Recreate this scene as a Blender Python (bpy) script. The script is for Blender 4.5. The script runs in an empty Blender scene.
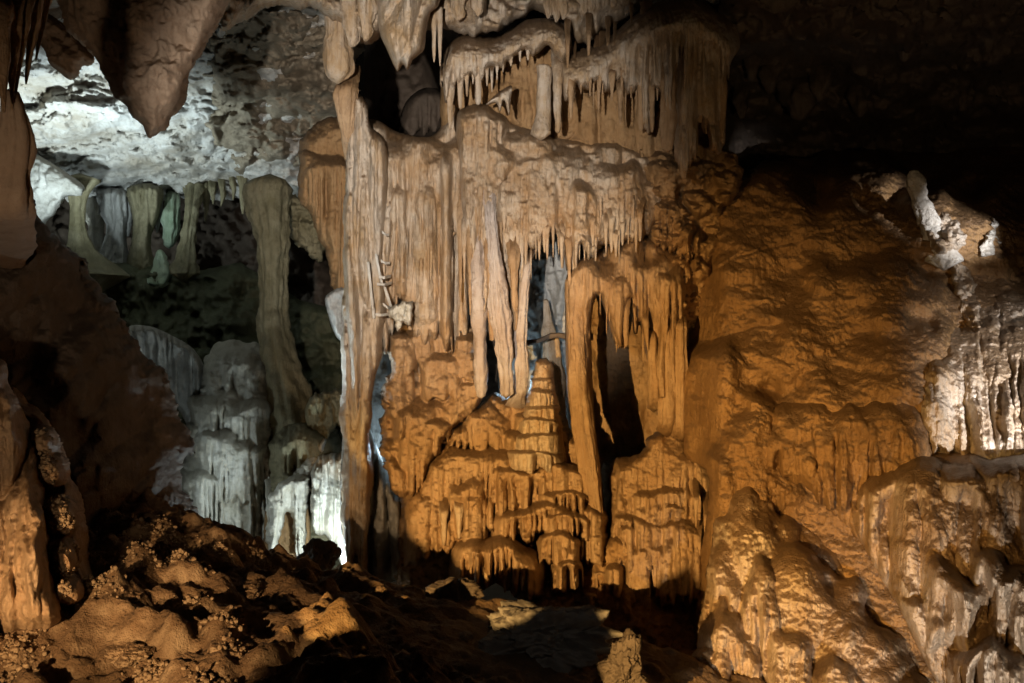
import bpy, math, random
import numpy as np
from mathutils import Vector

# ------------------------------------------------------------------ scene
S = bpy.context.scene
C = S.collection
W, H, F, CZ = 1024.0, 683.0, 995.6, 1.6       # picture, focal length in pixels, eye height

cam = bpy.data.cameras.new('camera')
cam.lens, cam.sensor_width, cam.clip_end = 35.0, 36.0, 200.0
cam_o = bpy.data.objects.new('camera', cam)
C.objects.link(cam_o)
cam_o.location = (0, 0, CZ)
cam_o.rotation_euler = (math.pi / 2, 0, 0)
S.camera = cam_o
S.view_settings.view_transform = 'Standard'
S.view_settings.look = 'None'
S.view_settings.exposure = 0.0
S.view_settings.gamma = 1.0
S.render.engine = 'CYCLES'
S.cycles.use_denoising = True
S.cycles.max_bounces = 6
S.cycles.diffuse_bounces = 2
S.cycles.glossy_bounces = 2


def pt(px, py, d):
    """survey note -> metres: a sight line through (px, py) met at distance d"""
    return ((px - 512.0) / F * d, d, CZ - (py - 341.5) / F * d)


# ------------------------------------------------------------------ noise
def _hash(ix, iy, iz, seed):
    n = (ix.astype(np.int64) * 374761393 + iy.astype(np.int64) * 668265263
         + iz.astype(np.int64) * 1274126177 + seed * 974634777) & 0xFFFFFFFF
    n = ((n ^ (n >> 13)) * 1274126177) & 0xFFFFFFFF
    n = ((n ^ (n >> 16)) * 2246822519) & 0xFFFFFFFF
    return n ^ (n >> 15)


_G = np.array([[1, 1, 0], [-1, 1, 0], [1, -1, 0], [-1, -1, 0], [1, 0, 1], [-1, 0, 1], [1, 0, -1], [-1, 0, -1],
               [0, 1, 1], [0, -1, 1], [0, 1, -1], [0, -1, -1], [1, 1, 0], [-1, 1, 0], [0, -1, 1], [0, -1, -1]], dtype=np.float64)


def perlin(x, y, z=0.0, seed=0):
    x, y, z = np.broadcast_arrays(np.asarray(x, float), np.asarray(y, float), np.asarray(z, float))
    ix, iy, iz = np.floor(x), np.floor(y), np.floor(z)
    fx, fy, fz = x - ix, y - iy, z - iz
    q = lambda t: t * t * t * (t * (t * 6 - 15) + 10)
    u, v, w = q(fx), q(fy), q(fz)
    out = 0.0
    for dx in (0, 1):
        for dy in (0, 1):
            for dz in (0, 1):
                g = _G[_hash(ix + dx, iy + dy, iz + dz, seed) & 15]
                dot = g[..., 0] * (fx - dx) + g[..., 1] * (fy - dy) + g[..., 2] * (fz - dz)
                out = out + dot * (u if dx else 1 - u) * (v if dy else 1 - v) * (w if dz else 1 - w)
    return out


def fbm(x, y, z=0.0, octv=4, seed=0, gain=0.5):
    a, f, s = 1.0, 1.0, 0.0
    for k in range(octv):
        s = s + a * perlin(np.asarray(x) * f, np.asarray(y) * f, np.asarray(z) * f, seed + k * 17)
        a *= gain
        f *= 2.03
    return s


def billow(x, y, z=0.0, octv=1, seed=0):
    """0 in sharp creases, about 1 on round crests"""
    a, f, s, t = 1.0, 1.0, 0.0, 0.0
    for k in range(octv):
        s = s + a * np.minimum(np.abs(perlin(np.asarray(x) * f, np.asarray(y) * f, np.asarray(z) * f, seed + k * 31)) * 2.2, 1.0)
        t += a
        a *= 0.5
        f *= 2.1
    s = s / t
    return np.sqrt(s)


def cells(x, y, z=0.0, seed=0):
    """distance to the nearest scattered point: round knobs when inverted"""
    x, y, z = np.broadcast_arrays(np.asarray(x, float), np.asarray(y, float), np.asarray(z, float))
    ix, iy, iz = np.floor(x), np.floor(y), np.floor(z)
    best = np.full(x.shape, 9.0)
    for dx in (-1, 0, 1):
        for dy in (-1, 0, 1):
            for dz in (-1, 0, 1):
                cx, cy, cz = ix + dx, iy + dy, iz + dz
                h = _hash(cx, cy, cz, seed)
                jx, jy, jz = (h & 255) / 255.0, ((h >> 8) & 255) / 255.0, ((h >> 16) & 255) / 255.0
                d = (cx + jx - x) ** 2 + (cy + jy - y) ** 2 + (cz + jz - z) ** 2
                best = np.minimum(best, d)
    return np.sqrt(best)


def sm(a, b, x):
    t = np.clip((x - a) / (b - a), 0, 1)
    return t * t * (3 - 2 * t)


def rnd(t):
    t = np.clip(t, 0, 1)
    return np.sqrt(np.maximum(1 - (1 - t) ** 2, 0))


# ------------------------------------------------------------------ linking
def tag(o, label=None, cat=None, group=None, kind=None):
    if label: o['label'] = label
    if cat: o['category'] = cat
    if group: o['group'] = group
    if kind: o['kind'] = kind
    return o


def thing(name, loc, label, cat, group=None):
    o = bpy.data.objects.new(name, None)
    o.empty_display_size = 0.2
    C.objects.link(o)
    o.location = loc
    return tag(o, label, cat, group)


def link(name, V, faces, mat, parent=None):
    """one mesh object; V is in world metres, its origin goes to the foot of the thing"""
    V = np.asarray(V, float)
    if parent is not None:
        org = np.array(parent_org(parent))
    else:
        org = np.array([V[:, 0].mean(), V[:, 1].mean(), V[:, 2].min()])
    me = bpy.data.meshes.new(name)
    Vl = (V - org).astype(np.float32)
    quads = np.asarray(faces, np.int32)
    n, k = quads.shape
    me.vertices.add(len(Vl))
    me.vertices.foreach_set('co', Vl.ravel())
    me.loops.add(n * k)
    me.loops.foreach_set('vertex_index', quads.ravel())
    me.polygons.add(n)
    me.polygons.foreach_set('loop_start', np.arange(0, n * k, k, dtype=np.int32))
    me.polygons.foreach_set('use_smooth', np.ones(n, dtype=bool))
    me.update(calc_edges=True)
    me.validate()
    me.materials.append(mat)
    o = bpy.data.objects.new(name, me)
    C.objects.link(o)
    if parent is None:
        o.location = org
    else:
        o.parent = parent
    return o


def parent_org(p):
    x = Vector((0, 0, 0))
    while p is not None:
        x += Vector(p.location)
        p = p.parent
    return x


# ------------------------------------------------------------------ outlines
def poly_sdf(poly, X, Y):
    """signed distance to a closed outline, positive inside"""
    P = np.asarray(poly, float)
    d = np.full(X.shape, 1e9)
    inside = np.zeros(X.shape, bool)
    for k in range(len(P)):
        a, b = P[k], P[(k + 1) % len(P)]
        ex, ey = b - a
        wx, wy = X - a[0], Y - a[1]
        t = np.clip((wx * ex + wy * ey) / (ex * ex + ey * ey + 1e-9), 0, 1)
        d = np.minimum(d, (wx - ex * t) ** 2 + (wy - ey * t) ** 2)
        if abs(ey) > 1e-9:
            c = ((a[1] <= Y) != (b[1] <= Y)) & (X < a[0] + (Y - a[1]) / ey * ex)
            inside ^= c
    d = np.sqrt(d)
    return np.where(inside, d, -d)


def curve(pts, n=6):
    """round an outline off: Catmull-Rom through its points"""
    P = np.asarray(pts, float)
    out = []
    m = len(P)
    for i in range(m):
        p0, p1, p2, p3 = P[i - 1], P[i], P[(i + 1) % m], P[(i + 2) % m]
        for k in range(n):
            t = k / n
            out.append(0.5 * ((2 * p1) + (-p0 + p2) * t + (2 * p0 - 5 * p1 + 4 * p2 - p3) * t * t
                              + (-p0 + 3 * p1 - 3 * p2 + p3) * t ** 3))
    return out


# ------------------------------------------------------------------ flowstone
def lobe(Hh, X, Y, cx, top, bot, hw, p, sh=26, drop=18, nf=6, fa=0.4, rag=10, seed=0, tilt=0.0, add=0.0, soft=5, k=3.0, warp=0.5, base=None, vert=0.9):
    """one lip of flowstone: a rounded shoulder that falls in flutes to a ragged, undercut hem"""
    x0, x1 = cx - hw * 1.02, cx + hw * 1.02
    y0, y1 = top - abs(tilt) * hw - 4, bot + abs(rag) * 2 + abs(tilt) * hw + 12
    j = np.where((X[0] >= x0) & (X[0] <= x1))[0]
    i = np.where((Y[:, 0] >= y0) & (Y[:, 0] <= y1))[0]
    if len(i) < 2 or len(j) < 2:
        return
    sl = (slice(i[0], i[-1] + 1), slice(j[0], j[-1] + 1))
    x, y = X[sl], Y[sl]
    u = (x - cx) / hw
    wob = fbm(x * 0.03, y * 0.02, seed * 1.7, 2, seed) * sh * 0.5
    yt = top + drop * u * u + tilt * (x - cx) + wob
    rise = rnd((y - yt) / sh)
    side = np.clip(1 - np.abs(u) ** k, 0, 1) ** 0.5
    ff = nf / (2 * hw)
    wv = warp * perlin(x * ff * 0.5, y * 0.010, seed + 3.3, seed + 5) + 0.9 * perlin(x * ff * 0.35, 0, seed + 1.3, seed + 6)
    fl = billow(x * ff * 1.25 + wv, y * 0.004, seed * 3.1, 1, seed + 9)
    fl2 = billow(x * ff * 3.3 + wv * 2, y * 0.010, seed * 2.3, 1, seed + 19)
    fl = 0.86 * fl + 0.14 * fl2
    g = sm(0.3 + 0.35 * perlin(x * ff * 0.8, seed * 1.9, 0, seed + 3), 1.7, (y - yt) / sh)
    hem = perlin(x * ff * 1.1, seed * 0.77, 0, seed + 4)
    gap = sm(-0.25, 0.15, perlin(x * ff * 0.45, y * 0.01, seed * 1.3, seed + 8))
    fl = 1 - (1 - fl) * (0.25 + 0.75 * gap)
    yb = bot + tilt * (x - cx) + rag * ((fl - 0.55) * 2.0 + 1.4 * hem) * 0.8
    fall = sm(0, 1, (yb - y) / soft)
    if base is not None:                                      # a steep face under a domed top, however the bank behind leans
        rb = int(np.clip(np.searchsorted(Y[:, 0], bot), 0, len(Y) - 1))
        p = p + vert * np.clip(base[sl] - base[rb, j[0]:j[-1] + 1][None], 0, 2.5)
        h = (p - fa * 0.5 * g * (1 - fl)) * rise * side * fall
    else:
        h = (p * rise * (1 - fa * g * (1 - fl)) + add * rise) * side * fall
    Hh[sl] = np.maximum(Hh[sl], h)


def blur(Hh, n, r=2):
    for _ in range(n):
        P = np.pad(Hh, r, mode='edge')
        Hh = (Hh * 2 + P[2 * r:, r:-r] + P[:-2 * r, r:-r] + P[r:-r, 2 * r:] + P[r:-r, :-2 * r]) / 6
    return Hh


def scatter_lobes(Hh, X, Y, sdf, n, hw, ln, p, seed, **kw):
    r = random.Random(seed)
    H_, W_ = X.shape
    k = tries = 0
    while k < n and tries < n * 30:
        tries += 1
        i, j = r.randrange(H_), r.randrange(W_)
        if sdf is not None and sdf[i, j] < 3:
            continue
        w = r.uniform(*hw)
        l = r.uniform(*ln)
        lobe(Hh, X, Y, X[i, j], Y[i, j], Y[i, j] + l, w, r.uniform(*p), sh=l * r.uniform(0.25, 0.5), drop=w * r.uniform(0.1, 0.45),
             nf=max(2, w / r.uniform(4.5, 8)), rag=l * r.uniform(0.12, 0.3), seed=seed * 131 + k, **kw)
        k += 1


FACE = {}


def face(name, off=0.0, blur=3):
    """how far away the surface of an earlier formation is, so that later growth sits on it"""
    xs, ys, D = FACE[name]
    for _ in range(blur):
        D = (D + np.roll(D, 2, 0) + np.roll(D, -2, 0) + np.roll(D, 2, 1) + np.roll(D, -2, 1)) / 5

    def f(X, Y):
        st = xs[1] - xs[0]
        u = np.clip((np.asarray(X, float) - xs[0]) / st, 0, len(xs) - 1.001)
        v = np.clip((np.asarray(Y, float) - ys[0]) / st, 0, len(ys) - 1.001)
        j, i = u.astype(int), v.astype(int)
        u, v = u - j, v - i
        return (D[i, j] * (1 - u) + D[i, j + 1] * u) * (1 - v) + (D[i + 1, j] * (1 - u) + D[i + 1, j + 1] * u) * v + off
    return f


def relief(name, poly, depth, mat, parent=None, step=1.5, edge=12, T=0.35, rag=None, closed=True, rough=(0.05, 0.02),
           feat=None, margin=4, smooth_poly=True, fine=0.008, stretch=1.0, back=1.0, jit=0.007, striae=0.0):
    """a solid of its own depth grown inside an outline: a front carved by feat(), rims that curl away, a back"""
    if smooth_poly:
        poly = curve(poly)
    P = np.asarray(poly, float)
    x0, y0 = P.min(0) - margin
    x1, y1 = P.max(0) + margin
    xs, ys = np.arange(x0, x1 + step, step), np.arange(y0, y1 + step, step)
    X, Y = np.meshgrid(xs, ys)
    m = poly_sdf(poly, X, Y)
    if rag is not None:
        m = m + rag(X, Y)
    base = depth(X, Y) if callable(depth) else np.full(X.shape, float(depth))
    Hh = np.zeros(X.shape)
    D = base.copy()
    if feat is not None:
        r = feat(X, Y, Hh, m)
        D = D - (Hh if r is None else r)
    FACE[name] = (xs, ys, D)
    e = np.clip(m / edge, 0, 1)
    D = D + T * (1 - rnd(e))
    gy, gx = np.gradient(m, step)
    g2 = np.maximum(gx * gx + gy * gy, 0.2)
    out = m < 0
    Xs = np.where(out, X - np.clip(m, -3 * step, 0) * gx / g2, X)
    Ys = np.where(out, Y - np.clip(m, -3 * step, 0) * gy / g2, Y)
    inn = (m[:-1, :-1] > 0) | (m[1:, :-1] > 0) | (m[:-1, 1:] > 0) | (m[1:, 1:] > 0)
    idx = np.arange(X.size).reshape(X.shape)
    q = np.stack([idx[:-1, :-1][inn], idx[1:, :-1][inn], idx[1:, 1:][inn], idx[:-1, 1:][inn]], 1)
    used = np.unique(q)
    re = np.full(X.size, -1)
    re[used] = np.arange(len(used))
    q = re[q]
    px, py, d, ee = Xs.ravel()[used], Ys.ravel()[used], D.ravel()[used], e.ravel()[used]
    V = np.stack(pt(px, py, d), 1)
    sd = sum(ord(c) for c in name) % 97 + int(abs(P[0, 0])) % 51
    a, b = rough
    n1 = fbm(V[:, 0] * 2.2, V[:, 1] * 2.2, V[:, 2] * 2.2 / stretch, 3, sd)
    n2 = fbm(V[:, 0] * 9, V[:, 1] * 9, V[:, 2] * 9 / stretch, 3, sd + 7, 0.6)
    n3 = fbm(V[:, 0] * 38, V[:, 1] * 38, V[:, 2] * 38 / stretch, 2, sd + 11, 0.6)
    dd = a * n1 + b * n2 + fine * n3
    if striae:
        dd = dd - striae * (billow(V[:, 0] * 11, V[:, 2] * 0.25, sd, 1, sd + 31) - 0.5) - 0.5 * striae * (billow(V[:, 0] * 26, V[:, 2] * 0.5, sd, 1, sd + 37) - 0.5)
    V[:, 1] += dd
    if jit:
        w = np.clip(ee * 1.5, 0, 1)
        V[:, 0] += w * jit * fbm(V[:, 0] * 7, V[:, 1] * 7, V[:, 2] * 7, 2, sd + 23)
        V[:, 2] += w * jit * fbm(V[:, 0] * 7, V[:, 1] * 7, V[:, 2] * 7, 2, sd + 29)
    if closed:
        mm = out.ravel()[used]
        Vb = V.copy()
        th = np.where(mm, 0.0, 0.004 + back * T * rnd(ee))
        Vb = Vb + th[:, None] * np.stack([V[:, 0], V[:, 1], V[:, 2] - CZ], 1) / V[:, 1:2]
        allV = np.vstack([V, Vb])
        # rim points are shared
        k = len(V)
        mapb = np.where(mm, np.arange(k), np.arange(k) + k)
        q = np.vstack([q, mapb[q[:, ::-1]]])
        keep = np.ones(2 * k, bool)
        keep[k:][mm] = False
        re2 = np.cumsum(keep) - 1
        V, q = allV[keep], re2[q]
    return link(name, V, q, mat, parent)


def loft(name, stations, mat, parent=None, n=28, seg=3.0, flute=0.0, nfl=7, rough=0.08, tier=0.0, ntier=6, seed=0, squash=1.0, tip=True, fine=0.03, lean=0.0):
    """a round solid along stations (px, py, distance, half width in the same survey units)"""
    P = np.asarray(stations, float)
    L = np.concatenate([[0], np.cumsum(np.hypot(np.diff(P[:, 0]), np.diff(P[:, 1])) + 1e-3)])
    k = max(8, int(L[-1] / seg))
    s = np.linspace(0, L[-1], k)
    m = len(P)
    Q = np.zeros((k, 4))
    seg_i = np.clip(np.searchsorted(L, s, 'right') - 1, 0, m - 2)
    for a in range(k):                                        # monotone-ish cubic through the stations
        i = seg_i[a]
        t = (s[a] - L[i]) / (L[i + 1] - L[i])
        p1, p2 = P[i], P[i + 1]
        p0 = P[i - 1] if i > 0 else p1
        p3 = P[i + 2] if i + 2 < m else p2
        Q[a] = 0.5 * ((2 * p1) + (-p0 + p2) * t + (2 * p0 - 5 * p1 + 4 * p2 - p3) * t * t + (-p0 + 3 * p1 - 3 * p2 + p3) * t ** 3)
    th = np.linspace(0, 2 * math.pi, n, endpoint=False)
    cx, cy, cz = pt(Q[:, 0], Q[:, 1], Q[:, 2])
    R = np.maximum(Q[:, 3], 0.15) * Q[:, 2] / F
    sl = s[:, None] / max(L[-1], 1)
    ct, st = np.cos(th)[None], np.sin(th)[None]
    r = R[:, None] * np.ones((1, n))
    Z = cz[:, None] * np.ones((1, n))
    X0, Y0 = cx[:, None] + r * ct, cy[:, None] + r * st
    rr = np.maximum(R[:, None], 0.02)
    mod = rough * fbm(X0 * 5 / 1, Y0 * 5, Z * 4, 3, seed) + 0.6 * rough * fbm(ct * 1.2, st * 1.2, Z * 9 + seed, 3, seed + 2)
    mod = mod + fine * fbm(X0 * 30, Y0 * 30, Z * 30, 2, seed + 6)
    if flute:
        mod = mod - flute * (1 - billow(ct * nfl / 4.2, st * nfl / 4.2, Z * 0.35 + seed, 1, seed + 4))
    if tier:
        ph = (sl * ntier + 0.35 * perlin(ct * 1.8, st * 1.8, sl * 2 + seed) + 0.6 * perlin(sl * 4, 0, seed)) % 1.0
        mod = mod + tier * (np.where(ph < 0.8, rnd(ph / 0.8), 1 - sm(0.8, 1.0, ph)) - 0.5)
    r = r * (1 + mod)
    X = cx[:, None] + r * ct
    Yy = cy[:, None] + r * st * squash
    V = np.stack([X, Yy, Z], 2).reshape(-1, 3)
    i = np.arange(k - 1)[:, None] * n
    j = np.arange(n)[None]
    jn = (j + 1) % n
    q = np.stack([i + j, i + jn, i + n + jn, i + n + j], 2).reshape(-1, 4)
    if P[0, 1] < P[-1, 1]:                                    # top to bottom: turn the faces outward
        q = q[:, ::-1]
    top, bot = len(V), len(V) + 1
    capdz = 0.35 * R[0] * (1 if P[0, 1] < P[-1, 1] else -1)
    capdz2 = 0.6 * R[-1] * (-1 if P[0, 1] < P[-1, 1] else 1)
    V = np.vstack([V, [[cx[0], cy[0], cz[0] + capdz]], [[cx[-1], cy[-1], cz[-1] + capdz2]]])
    jj, jjn = np.arange(n), (np.arange(n) + 1) % n
    flip = P[0, 1] < P[-1, 1]
    t1 = np.stack([jjn, jj, np.full(n, top), np.full(n, top)], 1)
    b0 = (k - 1) * n
    t2 = np.stack([b0 + jj, b0 + jjn, np.full(n, bot), np.full(n, bot)], 1)
    caps = np.vstack([t1, t2])
    if flip:
        caps = caps[:, [1, 0, 2, 3]]
    # caps are triangles: give them a degenerate-free quad by splitting the hub
    return link_mixed(name, V, q, caps[:, :3], mat, parent)


def link_mixed(name, V, quads, tris, mat, parent=None):
    V = np.asarray(V, float)
    org = np.array(parent_org(parent)) if parent is not None else np.array([V[:, 0].mean(), V[:, 1].mean(), V[:, 2].min()])
    me = bpy.data.meshes.new(name)
    me.vertices.add(len(V))
    me.vertices.foreach_set('co', (V - org).astype(np.float32).ravel())
    loops = np.concatenate([np.asarray(quads, np.int32).ravel(), np.asarray(tris, np.int32).ravel()])
    me.loops.add(len(loops))
    me.loops.foreach_set('vertex_index', loops)
    nq, nt = len(quads), len(tris)
    me.polygons.add(nq + nt)
    st = np.concatenate([np.arange(nq) * 4, nq * 4 + np.arange(nt) * 3]).astype(np.int32)
    me.polygons.foreach_set('loop_start', st)
    me.polygons.foreach_set('use_smooth', np.ones(nq + nt, dtype=bool))
    me.update(calc_edges=True)
    me.validate()
    me.materials.append(mat)
    o = bpy.data.objects.new(name, me)
    C.objects.link(o)
    if parent is None:
        o.location = org
    else:
        o.parent = parent
    return o


def bar(name, stations, mat, parent=None, n=10, k=24, rough=0.2, seed=0):
    """a thin crosswise rib: a closed round bar whose rings stand across its length"""
    P = np.array([pt(x, y, d) for x, y, d, r in stations])
    R = np.array([r * d / F for x, y, d, r in stations])
    t = np.linspace(0, 1, len(P))
    s = np.linspace(0, 1, k)
    Q = np.stack([np.interp(s, t, P[:, i]) for i in range(3)], 1)
    rr = np.interp(s, t, R)
    th = np.linspace(0, 2 * math.pi, n, endpoint=False)
    m = rr[:, None] * (1 + rough * fbm(np.cos(th)[None] + seed, np.sin(th)[None], s[:, None] * 6, 2, seed))
    V = np.stack([np.repeat(Q[:, :1], n, 1), Q[:, 1:2] + m * np.cos(th)[None], Q[:, 2:3] + m * np.sin(th)[None]], 2).reshape(-1, 3)
    i, j = np.arange(k - 1)[:, None] * n, np.arange(n)[None]
    q = np.stack([i + j, i + (j + 1) % n, i + n + (j + 1) % n, i + n + j], 2).reshape(-1, 4)
    V = np.vstack([V, Q[:1], Q[-1:]])
    jj, jn = np.arange(n), (np.arange(n) + 1) % n
    tr = np.vstack([np.stack([jn, jj, np.full(n, k * n)], 1), np.stack([(k - 1) * n + jj, (k - 1) * n + jn, np.full(n, k * n + 1)], 1)])
    return link_mixed(name, V, q, tr, mat, parent)


def spike(px, py0, py1, d, r, mat, parent, name='stalactite', lean=0, seed=None, flute=0.25, blunt=0.12, belly=0.0, d1=None, label=None):
    """a hanging stalactite: wide root, long taper, blunt drip end"""
    sd = int(px * 13 + py1 * 7) if seed is None else seed
    R = random.Random(sd)
    d1 = d if d1 is None else d1
    L = py1 - py0
    st = [(px, py0 - 6, d + 0.45, r * 1.5), (px + lean * .12, py0 + L * .2, d + 0.13, r * 1.2), (px + lean * .36, py0 + L * .42, d + (d1 - d) * .3, r * (1 - (1 - blunt) * .22 + belly) * R.uniform(.9, 1.1)),
          (px + lean * .6, py0 + L * .62, d + (d1 - d) * .6, r * (1 - (1 - blunt) * .52 + belly) * R.uniform(.88, 1.08)),
          (px + lean * .9, py0 + L * .9, d + (d1 - d) * .9, r * (1 - (1 - blunt) * .84) * R.uniform(.9, 1.05)),
          (px + lean, py1, d1, r * blunt * .75)]
    o = loft(name, st, mat, parent, n=max(10, min(22, int(r * 2.2) + 8)), seg=3.0, flute=flute, nfl=6, rough=0.3, fine=.06, seed=sd % 211)
    if label: o['label'] = label
    return o


def boulder(name, px, py, d, rx, ry, mat, seed, label, cat='rock', group=None, rough=0.25, rd=1.0, n=56, flat=0.0, peak=0.0, fac=0.0):
    """a broken rock: a lumpy closed ball with chipped planes; px, py is its middle"""
    u = np.linspace(0, math.pi, n)[1:-1]
    th = np.linspace(0, 2 * math.pi, n * 2, endpoint=False)
    U, T_ = np.meshgrid(u, th, indexing='ij')
    dx, dy, dz = np.sin(U) * np.cos(T_), np.sin(U) * np.sin(T_), np.cos(U)
    dirs = np.vstack([np.stack([dx, dy, dz], 2).reshape(-1, 3), [[0, 0, 1]], [[0, 0, -1]]])
    r = np.ones(len(dirs))
    R = random.Random(seed)
    for _ in range(int(12 * fac)):                            # chipped faces
        v = Vector((R.gauss(0, 1), R.gauss(0, 1), R.gauss(0, 1))).normalized()
        c = R.uniform(0.5, 0.85)
        dt = dirs @ np.array(v)
        r = np.where(dt > 0.05, np.minimum(r, c / np.maximum(dt, 0.05)), r)
    r = r * (1 + rough * fbm(dirs[:, 0] * 1.6, dirs[:, 1] * 1.6, dirs[:, 2] * 1.6 + seed, 5, seed, 0.55))
    if peak:
        r = r * (1 + peak * np.clip(dirs[:, 2], 0, 1) ** 4)
    cx, cy, cz = pt(px, py, d)
    s = d / F
    V = np.stack([cx + dirs[:, 0] * r * rx * s, cy + dirs[:, 1] * r * rx * s * rd, cz + dirs[:, 2] * r * ry * s], 1)
    k, m = U.shape
    i = np.arange(k - 1)[:, None] * m
    j = np.arange(m)[None]
    jn = (j + 1) % m
    q = np.stack([i + j, i + m + j, i + m + jn, i + jn], 2).reshape(-1, 4)
    jj, jjn = np.arange(m), (np.arange(m) + 1) % m
    t1 = np.stack([np.full(m, k * m), jj, jjn], 1)
    t2 = np.stack([np.full(m, k * m + 1), (k - 1) * m + jjn, (k - 1) * m + jj], 1)
    o = link_mixed(name, V, q, np.vstack([t1, t2]), mat)
    return tag(o, label, cat, group)


# ------------------------------------------------------------------ materials
def rock_mat(name, c1, c2, c3=None, rough=0.6, bump=0.6, fine=70.0, streak=0.6, scale=2.2, spec=0.4, rvar=0.25, dark=0.5, bdist=0.02, mud=0.9, mudc=(0.135, 0.075, 0.033), mlo=0.34, mhi=0.74):
    """calcite or limestone: blotches, drip streaks down the wall, stain specks, grain in the bump"""
    m = bpy.data.materials.new(name)
    m.use_nodes = True
    nt = m.node_tree
    N, L = nt.nodes, nt.links
    N.clear()
    out = N.new('ShaderNodeOutputMaterial')
    b = N.new('ShaderNodeBsdfPrincipled')
    L.new(b.outputs[0], out.inputs[0])
    geo = N.new('ShaderNodeNewGeometry')

    def noise(sc, det=4, ro=0.6, vec=None, dist=0.0):
        n = N.new('ShaderNodeTexNoise')
        n.inputs['Scale'].default_value = sc
        n.inputs['Detail'].default_value = det
        n.inputs['Roughness'].default_value = ro
        n.inputs['Distortion'].default_value = dist
        L.new(vec or geo.outputs['Position'], n.inputs['Vector'])
        return n.outputs[0]

    def ramp(v, a, b_):
        r = N.new('ShaderNodeMapRange')
        r.inputs['From Min'].default_value, r.inputs['From Max'].default_value = a, b_
        L.new(v, r.inputs['Value'])
        return r.outputs[0]

    def mix(f, a, b_):
        x = N.new('ShaderNodeMix')
        x.data_type = 'RGBA'
        if isinstance(f, float): x.inputs[0].default_value = f
        else: L.new(f, x.inputs[0])
        for k, v in ((6, a), (7, b_)):
            if isinstance(v, tuple): x.inputs[k].default_value = (*v, 1)
            else: L.new(v, x.inputs[k])
        return x.outputs[2]

    def math_(op, a, b_):
        x = N.new('ShaderNodeMath')
        x.operation = op
        for k, v in ((0, a), (1, b_)):
            if isinstance(v, (int, float)): x.inputs[k].default_value = v
            else: L.new(v, x.inputs[k])
        return x.outputs[0]

    mp = N.new('ShaderNodeMapping')
    mp.inputs['Scale'].default_value = (1, 1, 0.12)
    L.new(geo.outputs['Position'], mp.inputs['Vector'])
    c3 = c3 or tuple(x * dark for x in c2)
    col = mix(ramp(noise(scale, 10, 0.72, dist=0.4), 0.38, 0.62), c1, c2)
    stv = ramp(noise(13.0, 4, 0.6, mp.outputs[0]), 0.5, 0.72)
    col = mix(math_('MULTIPLY', stv, streak), col, c2)
    sp = ramp(noise(6.0, 10, 0.78), 0.54, 0.70)
    col = mix(math_('MULTIPLY', sp, 0.75), col, c3)
    # clay settles on what faces up
    sx = N.new('ShaderNodeSeparateXYZ')
    L.new(geo.outputs['Normal'], sx.inputs[0])
    up = ramp(math_('ADD', sx.outputs[2], math_('MULTIPLY', math_('SUBTRACT', noise(8.0, 9, 0.72), 0.5), 0.8)), mlo, mhi)
    col = mix(math_('MULTIPLY', up, mud), col, mudc)
    # hair-fine drip lines
    mp2 = N.new('ShaderNodeMapping')
    mp2.inputs['Scale'].default_value = (1, 1, 0.05)
    L.new(geo.outputs['Position'], mp2.inputs['Vector'])
    dl = noise(46.0, 3, 0.6, mp2.outputs[0])
    col = mix(math_('MULTIPLY', ramp(dl, 0.52, 0.68), streak * 0.55), col, c3)
    L.new(col, b.inputs['Base Color'])
    rv = noise(4.0, 4, 0.6)
    ro = math_('ADD', math_('MULTIPLY', math_('SUBTRACT', rv, 0.5), rvar * 2), rough)
    L.new(ro, b.inputs['Roughness'])
    b.inputs['Specular IOR Level'].default_value = spec
    h = math_('ADD', math_('MULTIPLY', noise(fine, 4, 0.7), 0.55), math_('MULTIPLY', noise(fine * 0.22, 6, 0.68), 1.5))
    h = math_('ADD', h, math_('MULTIPLY', dl, streak * 0.9))
    bm = N.new('ShaderNodeBump')
    bm.inputs['Strength'].default_value = bump
    bm.inputs['Distance'].default_value = bdist * 2
    L.new(h, bm.inputs['Height'])
    L.new(bm.outputs[0], b.inputs['Normal'])
    return m

# ------------------------------------------------------------------ materials of the cave
M_TAN = rock_mat('tan_calcite', (0.46, 0.31, 0.18), (0.32, 0.19, 0.09), (0.12, 0.07, 0.035), 0.44, spec=.5)
M_PALE = rock_mat('pale_calcite', (0.57, 0.49, 0.40), (0.42, 0.28, 0.15), (0.16, 0.10, 0.055), 0.45, streak=1.0, spec=.5)
M_OCHRE = rock_mat('ochre_calcite', (0.40, 0.25, 0.12), (0.30, 0.17, 0.07), (0.15, 0.085, 0.04), 0.6)
M_SLOPE = rock_mat('wet_brown_flowstone', (0.36, 0.205, 0.085), (0.21, 0.112, 0.042), (0.095, 0.05, 0.02), 0.46, bump=0.8, fine=50, spec=0.5, rvar=0.35, scale=1.8, bdist=.018, mlo=.2, mhi=.62)
M_WET = rock_mat('wet_pale_flowstone', (0.54, 0.42, 0.30), (0.36, 0.22, 0.11), (0.13, 0.075, 0.036), 0.40, mlo=.12, mhi=.5, bump=0.8, fine=42, spec=0.55, rvar=0.3, bdist=.016)
M_CREAM = rock_mat('cream_calcite', (0.56, 0.46, 0.35), (0.40, 0.245, 0.12), (0.15, 0.09, 0.045), 0.45, mud=.75, streak=1.0, spec=.5)
M_GLEAM = rock_mat('gleaming_calcite', (0.58, 0.50, 0.41), (0.40, 0.28, 0.17), (0.18, 0.11, 0.06), 0.36, spec=.6, bump=.8, fine=42, mud=.8)
M_LILAC = rock_mat('grey_violet_calcite', (0.53, 0.47, 0.43), (0.41, 0.32, 0.26), (0.22, 0.14, 0.085), 0.42, streak=0.7, spec=.5)
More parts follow.
